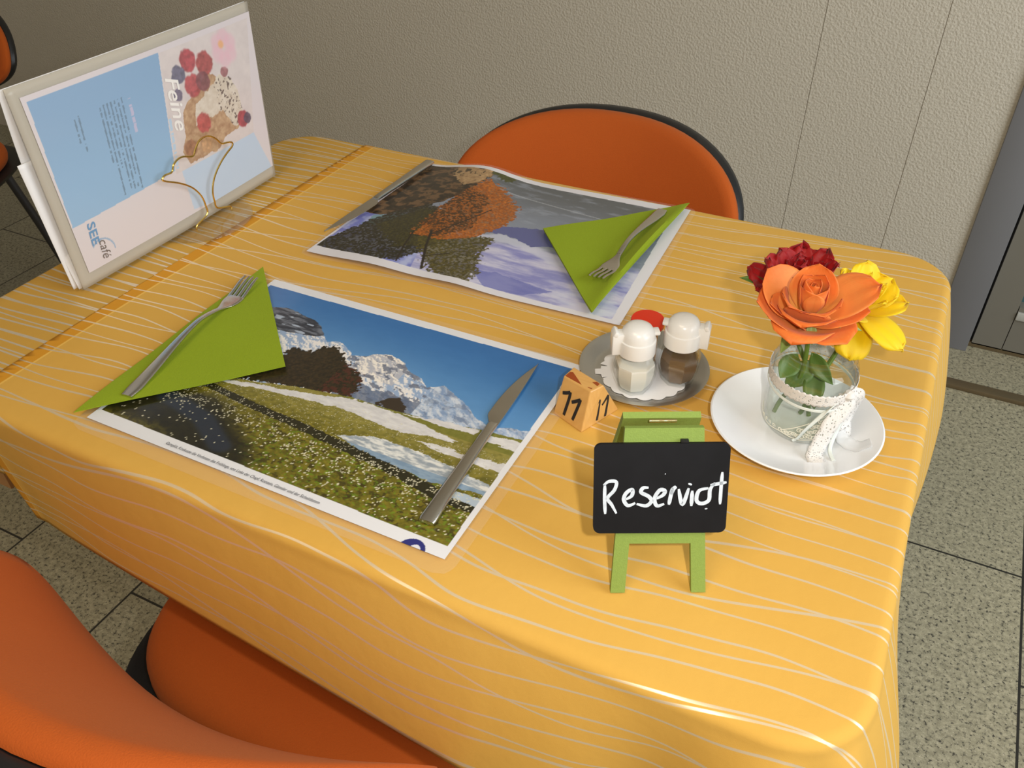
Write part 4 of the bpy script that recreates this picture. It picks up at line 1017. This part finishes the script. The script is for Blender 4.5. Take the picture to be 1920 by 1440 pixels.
for bs, tp2, wd, up in (((-.004, -.004, -.006), (-.014, -.016, -.040), .0062, (-.2, -1, .2)), ((.010, -.006, -.004), (.046, .004, -.010), .0055, (0, -.5, 1)), ((.004, -.006, -.006), (.010, -.012, -.026), .0045, (.2, -1, .2)), ((-.010, 0, -.004), (-.03, -.006, -.012), .004, (0, -.3, 1))):
    mb = MB(); leaf(mb, og+Vector(bs), og+Vector(tp2), wd, up); solid(mb.build('sepal', M['sepal'], ro, 60, fix=False), .0005, 0)

# dark red rose, behind
RCn = Vector((.6165, .3320, TZ+.1350)); rd_ = thing('rose', (.640, .320, TZ+.02), 'dark red ruffled rose behind the orange one', 'rose', group='roses in the jar'); b0 = Vector((.640, .320, TZ+.02)); og = RCn-b0
fr_ = frame_axis((-.05, -.10, 1)); rr = random.Random(5)
mb = MB()
for k in range(9): petal(mb, og, fr_, 2.4*k, .030, .009+.0006*k, .25+.05*k, -.15+.05*k, .9, .3, .001+.0008*k, jag=.0022, ruffle=.0012, seed=k)
solid(mb.build('heart', M['red_petal'], rd_, 60, fix=False), .0004, 0)
for k in range(8):
    mb = MB(); az = 2*PI*k/8+.2; petal(mb, og, fr_, az, .036+.004*rr.random(), .0165, .85, .35+.25*rr.random(), .35, .5, .004, jag=.004, ruffle=.0022, shape=2., seed=40+k); solid(mb.build('petal', M['red_petal'], rd_, 60, fix=False), .0005, 0)
for k, (az, L) in enumerate(((R_(185), .046), (R_(225), .044), (R_(270), .038), (R_(-45), .036), (R_(0), .034), (R_(150), .036))):
    mb = MB(); petal(mb, og, fr_, az, L, .0175, 1.25, 1.15, .2, -.2, .004, jag=.003, ruffle=.0018, shape=2., h0=-.003, seed=60+k); solid(mb.build('petal', M['red_petal'], rd_, 60, fix=False), .0005, 0)
sm = MB(); stem(sm, [og, og+Vector((.004, -.004, -.04)), Vector((.006, -.012, .04)), Vector((.014, -.014, .0)), Vector((.016, -.016, -.006))]); sm.build('stem', M['stem'], rd_)
mb = MB(); leaf(mb, og+Vector((-.022, -.010, -.002)), og+Vector((-.052, -.016, .006)), .005, (0, -.4, 1)); solid(mb.build('sepal', M['leaf'], rd_, 60, fix=False), .0005, 0)
for bs, tp2, wd in (((.008, -.01, .055), (-.012, -.030, .030), .011), ((.010, -.012, .050), (.020, -.040, .022), .010), ((-.008, -.016, .062), (-.016, -.044, .050), .010), ((.004, -.02, .070), (.030, -.036, .052), .008)):
    mb = MB(); leaf(mb, bs, tp2, wd, (0, -1, .3)); solid(mb.build('leaf', M['leaf'], rd_, 60, fix=False), .0005, 0)

# yellow rose, at the right
YCn = Vector((.6720, .3300, TZ+.1300)); ye = thing('rose', (.665, .315, TZ+.02), 'loose yellow rose drooping at the right of the jar', 'rose', group='roses in the jar'); b0 = Vector((.665, .315, TZ+.02)); og = YCn-b0
fr_ = frame_axis((.30, -.05, .95))
mb = MB()
for k in range(10): petal(mb, og, fr_, 2.4*k, .025+.003*rr.random(), .0075, .35+.05*k, .05+.05*k, .6, .2, .001+.0009*k, jag=.003, ruffle=.0016, seed=80+k)
solid(mb.build('heart', M['yellow_petal'], ye, 60, fix=False), .0004, 0)
for k, (az, L, Wd, o0, o1, cl, h0) in enumerate(((R_(120), .040, .016, .75, .55, .2, 0), (R_(60), .036, .018, .70, .65, .3, 0), (R_(15), .038, .019, .95, .9, .5, 0), (R_(-28), .052, .0205, 1.35, 1.75, .3, -.002), (R_(-70), .046, .0185, 1.75, 2.35, .5, -.005), (R_(170), .036, .018, .9, .8, .2, 0), (R_(-110), .034, .017, 1.2, 1.3, .3, -.002))):
    mb = MB(); petal(mb, og, fr_, az, L, Wd, o0, o1, .25, cl, .003, ruffle=.0014, shape=2., h0=h0, seed=100+k); solid(mb.build('petal', M['yellow_petal'], ye, 60, fix=False), .0005, 0)
sm = MB(); stem(sm, [og, og+Vector((-.006, -.006, -.04)), Vector((-.010, -.010, .035)), Vector((-.016, -.010, .0)), Vector((-.018, -.010, -.006))]); sm.build('stem', M['stem'], ye)

# ================================================================== chairs
def oval(phi, A, Bt, Bb, p=2.3):
    c, s = math.cos(phi), math.sin(phi); e = 2/p
    return A*math.copysign(abs(c)**e, c), (Bt if s > 0 else Bb)*math.copysign(abs(s)**e, s)
BA, BT, BB, BZ, LEAN, WRAP = .260, .150, .105, .630, math.radians(27.5), .090
def back_pt(x, zl, depth):
    """x across, zl up the backrest from its widest line, depth towards the sitter"""
    c, s = math.cos(LEAN), math.sin(LEAN); y = WRAP*(abs(x)/BA)**2.0+depth
    return (x, -.325+y*c-zl*s, BZ+zl*c+y*s*.2)
def pad_mesh(A, Bt, Bb, d0, d1, bulge, n=72, m=14):
    mb = MB(); rings = []
    for k in range(m, 0, -1):           # back centre to rim
        r = k/m; rings.append((1-k/m, d0))
    prof = [(.02, d0)]+[(k/6, d0) for k in range(1, 6)]+[(.965, d0), (1., d0+(d1-d0)*.25), (1., d0+(d1-d0)*.65), (.975, d1*.98+d0*.02)]+[(1-k/12, None) for k in range(1, 12)]+[(.02, None)]
    R = []
    for r, dd in prof:
        ring = []
        for i in range(n):
            x, z = oval(2*PI*i/n, A*r, Bt*r, Bb*r); ring.append(back_pt(x, z, dd if dd is not None else d1+bulge*(1-r**2.5)))
        R.append(ring)
    return mb.loft(R)
def seat_pt(r, phi, hx, hy, p=3.2):
    c, s = math.cos(phi), math.sin(phi); e = 2/p
    return hx*r*math.copysign(abs(c)**e, c), hy*r*math.copysign(abs(s)**e, s)
def make_chair(label):
    o = thing('upholstered_chair', (0, 0, 0), label, 'chair', group='orange upholstered chairs')
    pad_mesh(BA, BT, BB, .000, .030, .016).build('back_cushion', M['orange_fabric'], o, 60)
    pad_mesh(BA+.002, BT+.002, BB+.004, -.034, -.001, .0).build('back_shell', M['black_plastic'], o, 50)
    s = MB(); R = []
    for r, z in ((.02, .405), (.9, .405), (.985, .412), (1., .425), (.995, .437), (.97, .447), (.92, .453), (.8, .457), (.5, .4575), (.02, .457)):
        R.append([(lambda q: (q[0], q[1], z))(seat_pt(r, 2*PI*i/64, .232, .222)) for i in range(64)])
    s.loft(R); s.build('seat', M['orange_fabric'], o, 60)
    s = MB(); R = []
    for r, z in ((.02, .378), (.85, .378), (1., .392), (1.02, .402), (.98, .4045), (.02, .4045)):
        R.append([(lambda q: (q[0], q[1]-.022, z))(seat_pt(r, 2*PI*i/64, .242, .242)) for i in range(64)])
    s.loft(R); s.build('seat_shell', M['black_plastic'], o, 50)
    b = MB(); R = []
    for y, z in ((.05, .384), (-.15, .386), (-.235, .392), (-.272, .42), (-.275, .48), (-.300, .54), (-.350, .62)):
        hw_ = .085; R.append([(-hw_, y, z-.006), (hw_, y, z-.006), (hw_, y-.004, z+.006), (-hw_, y-.004, z+.006)])
    b.loft(R); b.build('back_bracket', M['black_plastic'], o, 40)
    f = MB(); f.tube([(-.17, -.16, .372), (-.17, .17, .372)], .010, 10); f.tube([(.17, -.16, .372), (.17, .17, .372)], .010, 10); f.tube([(-.17, 0, .372), (.17, 0, .372)], .009, 10); f.build('seat_frame', M['leg_steel'], o)
    for sx in (-1, 1):
        for sy in (-1, 1): MB().tube([(sx*.17, sy*.16, .374), (sx*.195, sy*.185, .2), (sx*.22, sy*.21, 0.0)], .011, 10).build('leg', M['leg_steel'], o)
    return o
def copy_thing(o, label):
    c = o.copy(); COL.objects.link(c)
    for ch_ in o.children:
        k = ch_.copy(); COL.objects.link(k); k.parent = c
    c['label'] = label; return c
c1 = make_chair('orange upholstered chair tucked under the near side of the table')
c2 = copy_thing(c1, 'orange chair with black shell between the table and the wall')
c3 = copy_thing(c1, 'orange chair standing in the dark beyond the menu')
c1.location = (.212, .113, 0)
c2.location = (.200, .600, 0); c2.rotation_euler.z = PI
c3.location = (-1.58, .68, 0); c3.rotation_euler.z = R_(208)
